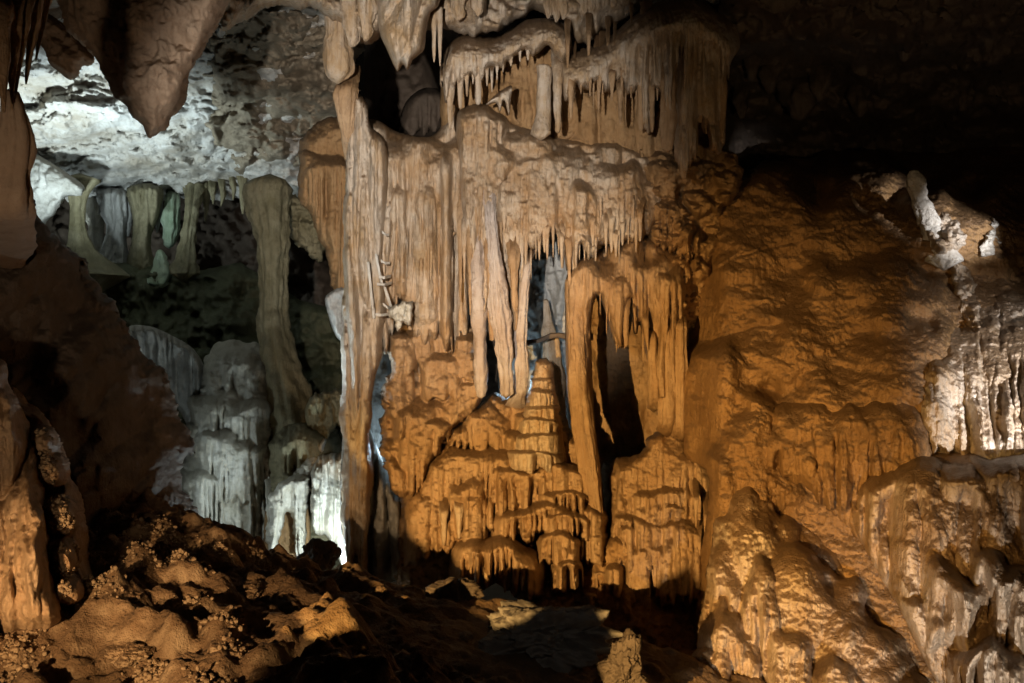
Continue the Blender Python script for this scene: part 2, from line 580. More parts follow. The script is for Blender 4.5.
M_ICE = rock_mat('clean_white_calcite', (0.72, 0.69, 0.63), (0.58, 0.52, 0.44), (0.38, 0.31, 0.23), 0.38, spec=.6, bump=.8, fine=42, mud=.3, mudc=(.38,.3,.22))
M_WHITE = rock_mat('white_flowstone', (0.66, 0.64, 0.58), (0.50, 0.46, 0.37), (0.33, 0.30, 0.22), 0.5, streak=0.7, mudc=(.34,.31,.25))
M_GREY = rock_mat('grey_limestone', (0.48, 0.47, 0.44), (0.28, 0.27, 0.24), (0.15, 0.14, 0.12), 0.75, bump=0.6, fine=40, streak=0.0, scale=2.6, mudc=(.2,.18,.15))
M_CHALK = rock_mat('chalky_limestone', (0.68, 0.68, 0.66), (0.42, 0.37, 0.30), (0.17, 0.15, 0.12), 0.8, bump=0.8, fine=30, streak=0.0, scale=0.8, mud=0.2, mudc=(.3,.28,.25))
M_MOSS = rock_mat('algae_stained_calcite', (0.13, 0.13, 0.075), (0.08, 0.085, 0.045), (0.05, 0.055, 0.025), 0.6, mudc=(.06,.065,.03))
M_COLM = rock_mat('olive_calcite', (0.31, 0.275, 0.175), (0.19, 0.165, 0.09), (0.11, 0.095, 0.05), 0.6, mudc=(.13,.115,.065))
M_GREEN = rock_mat('pale_green_calcite', (0.50, 0.60, 0.46), (0.32, 0.42, 0.29), (0.2, 0.26, 0.17), 0.5, mudc=(.25,.3,.2))
M_BROWN = rock_mat('brown_rock', (0.42, 0.31, 0.22), (0.31, 0.215, 0.145), (0.17, 0.11, 0.07), 0.75, streak=0.25, bump=0.4)
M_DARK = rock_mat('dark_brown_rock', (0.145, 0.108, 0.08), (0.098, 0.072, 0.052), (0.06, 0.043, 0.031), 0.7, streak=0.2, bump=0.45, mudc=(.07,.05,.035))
M_SOIL = rock_mat('clay_and_rubble', (0.40, 0.285, 0.165), (0.25, 0.165, 0.09), (0.12, 0.075, 0.042), 0.8, streak=0.0, bump=0.8, fine=45, scale=3.5)
M_SLATE = rock_mat('grey_brown_rock', (0.30, 0.27, 0.23), (0.21, 0.185, 0.155), (0.12, 0.10, 0.08), 0.75, streak=0.0, bump=0.5, mudc=(.13,.11,.09))
M_CORAL = rock_mat('knobbly_calcite', (0.42, 0.29, 0.17), (0.30, 0.19, 0.10), (0.16, 0.10, 0.05), 0.6, streak=0.0, bump=0.5)
M_BLUE = rock_mat('pale_grey_calcite', (0.52, 0.52, 0.50), (0.36, 0.35, 0.33), (0.20, 0.19, 0.17), 0.6, streak=0.3, mudc=(.25,.24,.22))

gr = np.interp

# ------------------------------------------------------------------ the setting
def struct(name, *a, **k):
    return tag(relief(name, *a, closed=False, smooth_poly=False, **k), kind='structure')

# ground: clay and rubble rising to a crest, then falling towards the formations
def ground_z(x, y):
    pxc = x / 6.3 * F + 512
    crest = gr(pxc, [-300, 60, 180, 260, 300, 420, 560, 700, 850, 1100], [0.9, 0.55, 0.50, 0.34, 0.20, 0.02, -0.17, -0.40, -0.85, -1.3])
    pxf = x / 4.0 * F + 512
    front = gr(pxf, [-300, 0, 300, 400, 550, 700, 900], [0.3, 0.22, 0.20, 0.04, -0.34, -0.7, -1.3])
    t = sm(4.0, 6.3, y)
    z = np.where(y < 6.3, front + (crest - front) * t, np.maximum(crest - (y - 6.3) * 0.55, np.minimum(-0.75, crest - .2)))
    z = np.where(y < 4, front - (4 - y) * 0.10, z)
    # a shelf edge crosses the left foreground
    z = z - 0.13 * (1 - sm(4.42, 4.62, y + 0.25 * perlin(x * 1.3, 0.3, 1))) * sm(-0.5, -1.0, x)
    # a rubble tongue and a dip beside it
    z = z + 0.10 * np.exp(-(((x + 1.0 - (5.2 - y) * 0.35) / 0.22) ** 2)) * sm(5.9, 5.2, y)
    return z

gx, gy = np.meshgrid(np.arange(-7, 5.0, 0.022), np.concatenate([np.arange(0.3, 3.6, 0.05), np.arange(3.6, 7.2, 0.018), np.arange(7.2, 14, 0.05)]))
gz = ground_z(gx, gy)
hill = sm(8.5, 6.0, gy)
gz += hill * (1 - .55 * sm(-1.3, -.5, gx) * sm(4.6, 5.6, gy)) * (0.13 * fbm(gx * 1.1, gy * 1.1, 0.4, 3, 3) + 0.10 * (billow(gx * 1.7, gy * 1.7, 2.2, 2, 8) - 0.6)
              + 0.055 * np.clip(0.62 - cells(gx * 4.2, gy * 4.2, 0.5, 4), 0, 1) * 1.6 * sm(-0.25, 0.15, perlin(gx * 1.4, gy * 1.4, 7, 5))
              + 0.16 * np.clip(.66 - cells(gx * 2.3 + .2 * perlin(gx * 4, gy * 4, 1, 24), gy * 2.3, .5, 21), 0, 1) * sm(-.3, .1, perlin(gx * 1.1, gy * 1.1, 4, 22)) + 0.10 * np.clip(.62 - cells(gx * 6.5, gy * 6.5, .5, 23), 0, 1) + 0.065 * fbm(gx * 5, gy * 5, 0, 5, 12, 0.62) + 0.03 * (billow(gx * 6, gy * 6, .3, 2, 13) - .6) + 0.05 * np.clip(0.6 - cells(gx * 13, gy * 13, 0.5, 14), 0, 1) * sm(-0.1, 0.2, perlin(gx * 2.1, gy * 2.1, 3, 15)))
# added rock ridge, unseen left of the picture, shaped to shade the hollow
rz = gr(gx, [-4, -2.35, -2.18, -2.08, -2.02, -1.8, -1.5, -1.37, -1.28, -1.1], [1.3, 1.3, 1.2, 1.02, .98, .88, .86, .95, .8, -.4])
rz = rz - 1.5 * (1 - np.exp(-((gy - 1.6) / .42) ** 2)) + .03 * fbm(gx * 9, gy * 9, 0, 3, 19)
gz = np.where(np.abs(gy - 1.6) < 1.0, np.maximum(gz, rz), gz)
n_, m_ = gx.shape
I = np.arange(n_ * m_).reshape(n_, m_)
fq = np.stack([I[:-1, :-1], I[:-1, 1:], I[1:, 1:], I[1:, :-1]], 2).reshape(-1, 4)
tag(link('cave_floor', np.stack([gx, gy, gz], 2).reshape(-1, 3), fq, M_SOIL), kind='structure')

# far chamber on the left: a roof running back, then its end wall
def roof_d(X, Y):
    d = gr(Y, [-120, 0, 40, 80, 120, 160, 188, 196, 215], [8.9, 9.3, 9.9, 10.8, 11.9, 13.1, 14.1, 14.5, 15.6])
    return d + 0.35 * perlin(X * 0.010, Y * 0.012, 1, 3)
def roof_feat(X, Y, Hh, m):
    wx = X + 14 * perlin(X * .02, Y * .03, 5, 44)
    wy = Y + 8 * perlin(X * .02, Y * .03, 9, 45) + 0.12 * X
    a = 0.45 * fbm(wx * 0.012, wy * 0.028, 2, 4, 41, 0.5) + 0.25 * (billow(wx * 0.016, wy * 0.05, 0.5, 3, 43) - 0.5)
    rib = 0.35 * sm(215, 330, X) * (billow(wx * .03, wy * .05, 3, 2, 46) - .4)
    pit = 0.22 * np.clip(.55 - cells(wx * .055, wy * .09, 0, 47), 0, 1) * sm(-.2, .25, perlin(X * .012, Y * .02, 4, 49)) + .10 * fbm(wx * .06, wy * .11, 0, 4, 50, .65)
    return a + rib - pit
struct('chamber_ceiling', [(-260, -120), (352, -120), (352, 204), (-260, 204)], roof_d, M_CHALK, step=1.5, edge=5, T=0.3, rag=lambda X, Y: 9 * sm(170, 190, Y) * fbm(X * .07, Y * .05, 0, 3, 48) - 4 * sm(170, 190, Y), feat=roof_feat, rough=(0.14, 0.04), fine=0.02, jit=0.012)
M_TANROCK = rock_mat('tan_dimmed_limestone', (0.36, 0.30, 0.22), (0.22, 0.175, 0.12), (0.10, 0.08, 0.055), 0.75, bump=.8, fine=36, streak=0.0, scale=2.6, mud=.2, mudc=(.12,.1,.07))  # tan rock, its colour also darkened for the lamp light fading rightward
def lump_f(X, Y, Hh, m):
    wx, wy = X + 9 * perlin(X * .03, Y * .04, 5, 144), Y + 7 * perlin(X * .03, Y * .04, 9, 145)
    return .55 * np.clip(.8 - cells(wx * .034, wy * .05, .5, 146), 0, 1) + .28 * np.clip(.7 - cells(wx * .09, wy * .13, .5, 147), 0, 1) + .35 * fbm(wx * .02, wy * .03, 0, 4, 148, .6)
struct('lumpy_chamber_ceiling', curve([(214, -60), (352, -60), (352, 150), (340, 190), (318, 178), (300, 168), (284, 176), (262, 166), (246, 172), (230, 150), (214, 148), (204, 120), (212, 90), (202, 50), (208, 10)]), lambda X, Y: roof_d(X, Y) - .15, M_TANROCK, step=1.3, edge=26, T=.4,
       feat=lump_f, rough=(.1, .05), fine=.02, rag=lambda X, Y: 12 * fbm(X * .04, Y * .05, 0, 4, 149))
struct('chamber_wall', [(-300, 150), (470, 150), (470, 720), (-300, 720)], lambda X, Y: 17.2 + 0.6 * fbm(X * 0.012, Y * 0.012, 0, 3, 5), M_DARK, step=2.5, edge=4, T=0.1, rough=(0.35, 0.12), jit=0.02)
# bank that climbs to the far chamber
def bank_d(X, Y):
    return gr(Y, [235, 262, 330, 420, 560, 700], [14.3, 13.7, 12.9, 12.2, 11.8, 11.4])
def bank_feat(X, Y, Hh, m):
    return 0.45 * fbm(X * 0.016, Y * 0.016, 0, 4, 51, 0.55) + 0.15 * (billow(X * 0.05, Y * 0.03, 0, 2, 52) - 0.5)
struct('chamber_bank', [(-200, 300), (40, 262), (80, 258), (120, 262), (150, 262), (190, 272), (240, 262), (300, 300), (420, 330), (420, 720), (-200, 720)], bank_d,
       M_MOSS, step=1.8, edge=10, T=0.6, feat=bank_feat, rough=(0.1, 0.05), fine=0.015)

# rock behind the big formations, and the low dark roof on the right
def wall_d(X, Y):
    d = 10.9 + 3.2 * sm(715, 790, X)
    d = d + 3.2 * np.exp(-(((X - 405) / 42) ** 4 + ((Y - 88) / 52) ** 4))
    return d
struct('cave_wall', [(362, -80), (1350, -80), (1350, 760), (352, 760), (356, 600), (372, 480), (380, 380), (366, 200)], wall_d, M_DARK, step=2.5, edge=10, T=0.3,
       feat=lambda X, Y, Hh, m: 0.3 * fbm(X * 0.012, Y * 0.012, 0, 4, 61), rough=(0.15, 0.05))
def low_roof_d(X, Y):
    return gr(Y, [-120, 0, 70, 125, 150, 190], [7.4, 8.8, 10.4, 12.2, 13.2, 13.6])
def low_roof_f(X, Y, Hh, m):
    return 0.5 * np.clip(0.8 - cells(X * 0.022, Y * 0.03, 0.5, 71), 0, 1) + 0.35 * fbm(X * 0.014, Y * 0.02, 0, 4, 72, 0.6) + 0.15 * (billow(X * .05, Y * .03, 0, 2, 73) - .5)
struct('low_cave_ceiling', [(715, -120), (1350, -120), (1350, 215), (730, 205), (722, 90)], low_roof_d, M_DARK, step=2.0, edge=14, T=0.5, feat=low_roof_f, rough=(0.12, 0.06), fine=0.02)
def mid_roof_f(X, Y, Hh, m):
    sc = poly_sdf([(200, -60), (720, -60), (720, 60), (200, 60)], X, Y)
    scatter_lobes(Hh, X, Y, sc, 70, (10, 34), (22, 60), (0.12, 0.38), 81, fa=0.5)
    return Hh + 0.16 * fbm(X * 0.03, Y * 0.03, 0, 3, 82)
struct('cave_ceiling', curve([(196, -110), (760, -110), (752, -20), (724, 4), (690, -2), (650, 4), (622, 18), (596, 36), (570, 44), (556, 18), (530, 14), (500, 32), (462, 34),
       (440, 26), (408, 36), (382, 34), (362, 40), (338, 26), (318, 12), (290, 6), (262, 8), (240, 26), (222, 20)]), lambda X, Y: 8.0 + 0.0035 * (X - 300), M_PALE, step=1.5, edge=16, T=0.6,
       feat=mid_roof_f, rag=lambda X, Y: 7 * fbm(X * 0.05, Y * 0.02, 0, 3, 83), rough=(0.06, 0.03))

# the passage wall on the left, mostly outside the picture
struct('passage_wall', [(-900, -200), (-30, -200), (-30, 340), (-60, 760), (-900, 760)], lambda X, Y: gr(X, [-900, -200, -30], [3.0, 5.0, 7.2]), M_BROWN, step=5, edge=10, T=.3,
       feat=lambda X, Y, Hh, m: .5 * fbm(X * .008, Y * .008, 0, 4, 97) + .12 * fbm(X * .04, Y * .04, 0, 3, 98), rough=(.1, .05))

# ------------------------------------------------------------------ near left
def pend_f(X, Y, Hh, m):
    r = 0.38 * np.sqrt(np.clip(1 - ((X - (150 + (60 - Y) * 0.12)) / 95) ** 2, 0, 1))
    r = r + 0.04 * np.exp(-((X - (182 + (80 - Y) * 0.40)) / 9) ** 2) - 0.035 * np.exp(-((X - (192 + (80 - Y) * 0.42)) / 7) ** 2)
    return r + 0.07 * fbm(X * 0.03, Y * 0.02, 0, 4, 91)
tag(relief('rock_pendant', [(46, -60), (60, 6), (66, 30), (84, 44), (100, 62), (108, 84), (122, 104), (138, 122), (146, 137), (154, 136), (163, 128), (172, 116), (184, 94), (196, 64), (212, 34), (228, 4), (240, -60)],
           6.3, M_BROWN, step=1.4, edge=24, T=0.45, feat=pend_f, rough=(0.06, 0.03), rag=lambda X, Y: 3.5 * fbm(X * .045, Y * .045, 0, 4, 92, .5)),
    'huge smooth brown rock blade hanging point down in front of the white chamber ceiling', 'hanging rock')
tag(relief('hanging_rock', [(36, 14), (56, 18), (90, 50), (92, 64), (82, 66), (78, 76), (70, 80), (62, 74), (52, 66), (46, 52), (40, 40)], 6.7, M_BROWN, step=1.2, edge=10, T=.3, rough=(.08, .05)),
    'smaller brown rock lump tucked behind the left shoulder of the hanging rock blade', 'hanging rock')

t = thing('stalactite_cluster', pt(20, 100, 4.3), 'bundle of long ochre stalactites hanging in the top left corner above the leaning pillar', 'stalactites')
for (x, y1, r, ln, d) in [(-6, 112, 15, 10, 4.2), (14, 110, 11, -2, 4.3), (29, 102, 9, -14, 4.35), (42, 84, 9, -16, 4.45), (54, 60, 8, -18, 4.55)]:
    spike(x, -60, y1, d, r, M_TAN, t, lean=ln, belly=0.15, flute=0.35, seed=int(x * 3 + y1))
tag(loft('rock_pillar', [(10, 92, 4.35, 10), (13, 112, 4.35, 14), (15, 140, 4.4, 19), (12, 175, 4.45, 20), (7, 215, 4.55, 27), (6, 236, 4.9, 29), (4, 256, 5.3, 25), (0, 274, 5.8, 14)], M_BROWN, n=60, rough=0.18, flute=0.25, nfl=4, seed=7),
    'stubby brown rock pillar at the left edge right under the corner stalactites', 'pillar')

def outc_f(X, Y, Hh, m):
    r = 0.22 * fbm(X * 0.011, Y * 0.009, 0, 3, 101, 0.45) + 0.07 * (billow(X * 0.02 + Y * .012, Y * 0.016, 0, 2, 102) - .5)
    return r + 0.45 * sm(190, 40, X) + 0.3 * sm(300, 480, Y)
tag(relief('rock_outcrop', [(-220, 190), (10, 196), (40, 218), (66, 246), (98, 282), (128, 326), (158, 374), (180, 412), (191, 446), (186, 478), (192, 510), (210, 560), (60, 600), (-220, 620)],
           lambda X, Y: gr(X, [-120, 50, 190], [5.7, 6.2, 7.0]), M_DARK, step=1.5, edge=34, T=0.5, feat=outc_f, rough=(0.05, 0.022), fine=.008, rag=lambda X, Y: 9 * fbm(X * .022, Y * .022, 0, 5, 103, .6)),
    'massive dark brown rock outcrop sloping down along the left side of the passage', 'rock outcrop')
def apron_f(X, Y, Hh, m):
    return 0.30 * (billow((X - Y * 0.09) * 0.022, Y * 0.003, 0, 1, 112) - 0.4) + 0.09 * fbm(X * 0.06, Y * 0.012, 0, 3, 113)
tag(relief('flowstone_apron', [(-140, 330), (-10, 352), (12, 392), (26, 420), (40, 455), (46, 500), (52, 545), (60, 590), (68, 622), (40, 634), (-140, 660)], lambda X, Y: 4.75 - 0.3 * sm(380, 640, Y), M_TAN, step=1.4, edge=22, T=0.55,
           feat=apron_f, rough=(0.03, 0.012), rag=lambda X, Y: 3 * fbm(X * .04, Y * .04, 0, 3, 114)),
    'smooth tan flowstone apron hanging in vertical folds at the lower left edge', 'flowstone')

# knobbly cave coral: uncounted beads
def boss_f(X, Y, Hh, m):
    for k, (cx, cy, r) in enumerate([(44, 440, 16), (50, 470, 18), (60, 516, 22), (60, 556, 22), (68, 590, 18)]):
        Hh[:] = np.maximum(Hh, .28 * np.sqrt(np.clip(1 - ((X - cx) ** 2 + (Y - cy) ** 2) / r ** 2, 0, 1)))
    return Hh
boss = relief('rock_boss', [(6, 400), (30, 404), (48, 416), (60, 440), (68, 470), (80, 500), (86, 530), (88, 560), (98, 590), (104, 630), (40, 650), (6, 600)], lambda X, Y: gr(Y, [420, 620], [5.25, 4.75]), M_TAN, step=1.2, edge=16, T=.3, feat=boss_f, rough=(.05, .04))
tag(boss, 'narrow bumpy rock boss sprinkled with beads between the smooth apron and the rubble', 'rock')
u_ = np.linspace(0, math.pi, 7)
th_ = np.linspace(0, 2 * math.pi, 9)[:-1]
U_, T_ = np.meshgrid(u_, th_, indexing='ij')
ball = np.stack([np.sin(U_) * np.cos(T_), np.sin(U_) * np.sin(T_), np.cos(U_)], 2).reshape(-1, 3)
i_ = np.arange(6)[:, None] * 8
j_ = np.arange(8)[None]
ballf = np.stack([i_ + j_, i_ + 8 + j_, i_ + 8 + (j_ + 1) % 8, i_ + (j_ + 1) % 8], 2).reshape(-1, 4)
def beads(name, P, seed, label, rr=(.004, .011)):
    R = random.Random(seed)
    V, Fq = [], []
    for k, p in enumerate(P):
        st = np.array([R.uniform(.8, 1.2), R.uniform(.8, 1.2), R.uniform(.5, 1.4)]) * (rr[0] + (rr[1] - rr[0]) * R.random() ** 2.2)
        V.append(ball * st + np.array(p))
        Fq.append(ballf + 56 * k)
    tag(link(name, np.vstack(V), np.vstack(Fq), M_SOIL), label, 'cave coral', kind='stuff')
R_ = random.Random(9)
vb = np.array([v.co[:] for v in boss.data.vertices]) + np.array(boss.location)
vb = vb[(vb[:, 1] < gr(vb[:, 2], [.2, 1.4], [4.75, 5.2])) & (vb[:, 0] / vb[:, 1] * F + 512 > 36)]
cl = [vb[R_.randrange(len(vb))] for _ in range(26)]
P_ = []
for q0 in cl:
    near = vb[np.sum((vb - q0) ** 2, 1) < R_.uniform(.03, .07) ** 2]
    P_ += [near[R_.randrange(len(near))] + np.array([0, -R_.uniform(0, .02), R_.uniform(-.01, .01)]) for _ in range(R_.randint(14, 50))]
beads('cave_coral', P_, 4, 'strip of tan knobbly cave coral beading the narrow rock boss by the smooth apron')
P_ = []
front = (gy > 4.0) & (gy < 6.2) & (gx < -0.9) & (gx > -2.6)
fi = np.argwhere(front)
for _ in range(30):
    a_, b_ = fi[R_.randrange(len(fi))]
    w_ = R_.uniform(1.5, 4.0)
    for _ in range(R_.randint(60, 260)):
        da, db = int(round(R_.gauss(0, w_))), int(round(R_.gauss(0, w_)))
        aa, bb = min(max(a_ + da, 0), gx.shape[0] - 1), min(max(b_ + db, 0), gx.shape[1] - 1)
        P_.append((gx[aa, bb] + R_.uniform(-.012, .012), gy[aa, bb] + R_.uniform(-.01, .01), gz[aa, bb] + R_.uniform(-.006, .03) * math.exp(-(da * da + db * db) / (2 * w_ * w_))))
beads('cave_coral', P_, 5, 'scattered knobbly clusters of cave coral on the rubble in the left foreground', (.004, .014))

# ------------------------------------------------------------------ far chamber
t_ = 'pale columns and drapes at the back of the far chamber'
tag(loft('cave_column', [(80, 180, 13.0, 20), (78, 192, 13, 12), (77, 208, 13, 8), (78, 230, 13, 9), (80, 246, 13, 13), (84, 262, 13, 26), (88, 276, 13, 40)], M_COLM, n=36, rough=0.15, flute=0.25, seed=3),
    'dark waisted column standing at the far left of the far chamber', 'column')
tag(relief('rock_ledge', [(22, 150), (44, 158), (66, 172), (84, 186), (80, 196), (66, 196), (58, 206), (52, 216), (44, 222), (42, 240), (30, 244), (22, 200)], 12.4, M_GREY, step=1.3, edge=7, T=0.3, rough=(0.1, 0.05)),
    'grey bridge of rock joining the left wall to the waisted column', 'rock ledge')
def flt(fr, amp, seed, ys=0.006):
    return lambda X, Y, Hh, m: amp * (billow(X * fr, Y * ys, 0, 2, seed) - 0.2) + amp * 0.4 * fbm(X * fr * .5, Y * 0.02, 0, 3, seed + 1)
tag(relief('flowstone_drapery', [(82, 186), (116, 190), (128, 204), (126, 216), (112, 214), (104, 226), (104, 262), (86, 262), (84, 240), (88, 226), (80, 210)], 14.8, M_WHITE, step=1.2, edge=6, T=0.25, feat=flt(.08, .15, 121)),
    'bright white drapery with a dark gap beside the waisted column', 'drapery')
for (st, mt, nm, lb) in [
    ([(172, 190, 14.3, 8), (172, 206, 14.0, 9), (171, 225, 13.9, 8.5), (170, 242, 13.9, 7.5), (169, 247, 13.9, 3)], M_GREEN, 'stalactite', 'blunt pale green stalactite hanging beside the mossy column'),
    ([(194, 184, 14.0, 12), (192, 205, 13.7, 8), (189, 230, 13.5, 7.5), (187, 252, 13.4, 9), (184, 274, 13.2, 15)], M_COLM, 'cave_column', 'slim mossy olive column right of the pale green stalactite'),
    ([(160, 250, 13.4, 2), (161, 256, 13.4, 6), (162, 266, 13.4, 9), (160, 278, 13.4, 12), (159, 284, 13.3, 10)], M_GREEN, 'stalagmite', 'small pointed green stalagmite on the bank of the far chamber')]:
    tag(loft(nm, st, mt, n=40, rough=0.35, flute=0.5, nfl=5, seed=int(st[0][0])), lb, 'column' if 'column' in nm else nm)
def colf(fr, sd, c0, hw):
    return lambda X, Y, Hh, m: .25 * np.sqrt(np.clip(1 - ((X - c0) / hw) ** 2, 0, 1)) + .22 * (billow(X * fr, Y * .006, 0, 2, sd) - .3)
tag(relief('flowstone_drapery', [(98, 190), (118, 188), (128, 192), (130, 216), (127, 240), (130, 274), (94, 272), (102, 246), (106, 228), (100, 212)], 14.2, M_BLUE, step=1.1, edge=8, T=.3, feat=colf(.09, 161, 114, 18), striae=.03),
    'stout pale grey drape right of the bright white drapery', 'drapery')
tag(relief('flowstone_drapery', [(128, 188), (162, 186), (160, 214), (153, 232), (152, 250), (160, 278), (124, 276), (130, 250), (133, 220)], 13.9, M_COLM, step=1.1, edge=8, T=.3, feat=colf(.07, 163, 144, 18), striae=.03),
    'broad fluted grey green drape in the middle of the far chamber', 'drapery')
for k, (x, a, b, r) in enumerate([(100, 194, 214, 4), (128, 192, 236, 6), (134, 190, 222, 4), (158, 190, 232, 5), (205, 188, 222, 4), (212, 188, 204, 3), (222, 186, 206, 3), (233, 182, 200, 3), (242, 180, 214, 4)]):
    o = loft('stalactite', [(x, a - 12, 14.4 - k * .06, r * 1.7), (x, a, 14.2 - k * .06, r * 1.3), (x + 1, (a + b) / 2, 14.2 - k * .06, r * .8), (x + (k % 3) - 1, b, 14.2 - k * .06, r * .25)], M_BLUE if k < 4 else M_COLM, n=20, rough=.4, flute=.4, nfl=4, seed=k)
    tag(o, ['short white stalactite over the dark gap of the bright drapery', 'long pale stalactite between the grey and the grey green drapes', 'thin pale stalactite touching the grey green drape on its left',
            'pale stalactite just left of the blunt green one', 'olive stalactite just right of the slim mossy column', 'tiny stalactite second right of the slim mossy column',
            'tiny stalactite over the blue lit back of the far chamber', 'tiny stalactite left of the olive column top', 'stalactite touching the cap of the tall olive column'][k], 'stalactite', 'small stalactites along the rim of the chamber ceiling')

col = loft('cave_column', [(270, 180, 11.4, 18), (269, 186, 11.4, 23), (268, 198, 11.4, 25), (270, 214, 11.4, 23), (272, 240, 11.35, 18), (273, 280, 11.3, 16), (273, 320, 11.2, 16.5), (277, 345, 11.1, 18), (284, 372, 11.0, 20), (291, 400, 10.9, 23), (298, 430, 10.8, 28), (303, 470, 10.8, 38), (306, 530, 10.8, 48)],
           M_COLM, n=72, rough=0.16, flute=0.25, nfl=7, seed=21, fine=0.03)
tag(col, 'tall olive column with a rounded cap rising through the dark chamber', 'column')
tag(relief('shaggy_drapery', [(288, 196), (304, 200), (318, 212), (326, 236), (322, 262), (312, 258), (302, 248), (292, 240), (288, 220)], 11.6, M_COLM, step=1.2, edge=6, T=0.3, feat=flt(.12, .12, 131, .05), rough=(.1, .08), rag=lambda X, Y: 4 * fbm(X * .15, Y * .08, 0, 3, 132)),
    'shaggy fringe of rootlike calcite stuck to the right of the olive column cap', 'drapery')
def lowf(X, Y, Hh, m):
    for (cx, tp, bt, hw, p, nf, sd) in [(236, 346, 430, 40, .20, 6, 6), (212, 384, 452, 30, .30, 6, 1), (250, 396, 480, 34, .34, 7, 7), (222, 428, 500, 40, .46, 8, 2), (202, 466, 530, 26, .50, 6, 3), (262, 440, 560, 22, .44, 5, 8), (252, 470, 640, 26, .35, 5, 4), (226, 496, 660, 40, .30, 8, 5)]:
        lobe(Hh, X, Y, cx, tp, bt, hw, p, sh=22, drop=14, nf=nf, fa=.85, rag=12, seed=sd + 200)
tag(relief('tiered_flowstone', [(170, 680), (178, 500), (182, 450), (188, 412), (196, 376), (208, 352), (226, 342), (246, 342), (264, 352), (276, 386), (280, 440), (276, 500), (278, 680)], lambda X, Y: gr(Y, [340, 420, 520, 680], [11.1, 10.75, 10.55, 10.5]), M_WHITE, step=1.2, edge=26, T=0.9, feat=lowf, rough=(.06, .02), rag=lambda X, Y: 7 * fbm(X * .05, Y * .05, 0, 3, 206), striae=.02),
    'tall pale flowstone mound fluted like a frozen cascade left of the olive column foot', 'flowstone')
tag(relief('flowstone_drapery', [(126, 330), (148, 326), (172, 336), (196, 352), (206, 380), (200, 420), (192, 446), (184, 420), (170, 400), (150, 392), (132, 372)], 11.2, M_GREY, step=1.3, edge=7, T=0.35, feat=flt(.09, .22, 151)),
    'dark ribbed drapery hanging on the bank between the outcrop and the tall pale mound', 'drapery')
def midf(X, Y, Hh, m):
    lobe(Hh, X, Y, 296, 418, 476, 42, .32, sh=26, drop=26, nf=10, fa=.5, rag=8, seed=231)
    lobe(Hh, X, Y, 284, 468, 500, 26, .35, sh=16, drop=6, nf=7, fa=.6, rag=8, seed=232)
tag(relief('flowstone_mound', [(262, 680), (264, 470), (268, 440), (284, 424), (304, 420), (324, 426), (340, 440), (346, 500), (346, 680)], 10.3, M_COLM, step=1.3, edge=22, T=0.9, feat=midf, rough=(.06, .03), rag=lambda X, Y: 5 * fbm(X * .06, Y * .06, 0, 3, 207), striae=.02),
    'olive grey flowstone mound at the foot of the tall olive column', 'flowstone')
t = thing('flowstone_curtain', pt(288, 556, 9.95), 'cream curtain with a hollow brown alcove between hanging ribs at the column foot', 'drapery')
def alcf(X, Y, Hh, m):
    lobe(Hh, X, Y, 288, 474, 562, 34, .22, sh=12, drop=8, nf=8, fa=.7, rag=6, seed=241)
relief('curtain', [(267, 506), (272, 490), (284, 480), (298, 468), (308, 452), (318, 442), (326, 440), (322, 462), (312, 482), (306, 520), (304, 562), (296, 552), (292, 520), (286, 512), (280, 540), (274, 556), (268, 550)], 9.95, M_WHITE, t, step=1.1, edge=8, T=0.25, feat=alcf, rough=(.04, .03), striae=.02, rag=lambda X, Y: 3 * fbm(X * .1, Y * .08, 0, 3, 245))
relief('alcove_wall', [(270, 500), (306, 492), (306, 566), (268, 560)], 10.12, M_OCHRE, t, step=1.4, edge=4, T=0.1, feat=flt(.06, .06, 243))
for (x, a, b, r) in [(270, 486, 556, 3.5), (277, 490, 530, 2.5), (297, 500, 556, 3), (302, 490, 562, 4)]:
    spike(x, a, b, 9.9, r, M_WHITE, t, blunt=.4)
def brf(X, Y, Hh, m):
    return .28 * (billow(X * .11, Y * .006, 0, 2, 252) - .2)
tag(relief('white_curtain', [(312, 470), (320, 456), (334, 452), (350, 456), (356, 490), (352, 530), (344, 566), (336, 552), (326, 536), (314, 530), (310, 500)], 9.75, M_WHITE, step=1.1, edge=10, T=0.45, feat=brf, rough=(.03, .02), striae=.025, rag=lambda X, Y: 4 * fbm(X * .1, Y * .05, 0, 3, 208)),
    'brilliant white pleated curtain touching the foot of the great column', 'drapery')
tag(relief('shaggy_ledge', [(308, 400), (318, 392), (334, 390), (352, 396), (352, 432), (338, 428), (326, 440), (314, 430), (306, 416)], 10.2, M_COLM, step=1.2, edge=6, T=.35, feat=flt(.1, .2, 261, .03), rough=(.08, .05), rag=lambda X, Y: 5 * fbm(X * .14, Y * .03, 0, 3, 262)),
    'small shaggy ledge of olive calcite between the olive and the great column', 'rock ledge')
def drpf(X, Y, Hh, m):
    lobe(Hh, X, Y, 325, 148, 360, 34, .4, sh=26, drop=12, nf=9, fa=.75, rag=30, seed=271)
tag(relief('brown_drapery', [(298, 160), (302, 138), (318, 122), (350, 116), (366, 150), (362, 340), (346, 336), (336, 310), (330, 280), (326, 258), (320, 240), (310, 214), (300, 204)], 9.9, M_OCHRE, step=1.2, edge=16, T=.5, rag=lambda X, Y: 4 * fbm(X * .07, Y * .05, 0, 3, 274), feat=drpf, rough=(.04, .02), striae=0.02),
    'ochre brown drapery hanging left behind the great column', 'drapery')
tag(relief('pale_fringe', [(326, 296), (350, 290), (356, 352), (346, 346), (336, 336), (329, 318)], 9.6, M_BLUE, step=1.2, edge=5, T=.25, feat=flt(.1, .12, 273), rough=(.05, .03)),
    'pale ragged fringe under the ochre brown drapery', 'drapery')
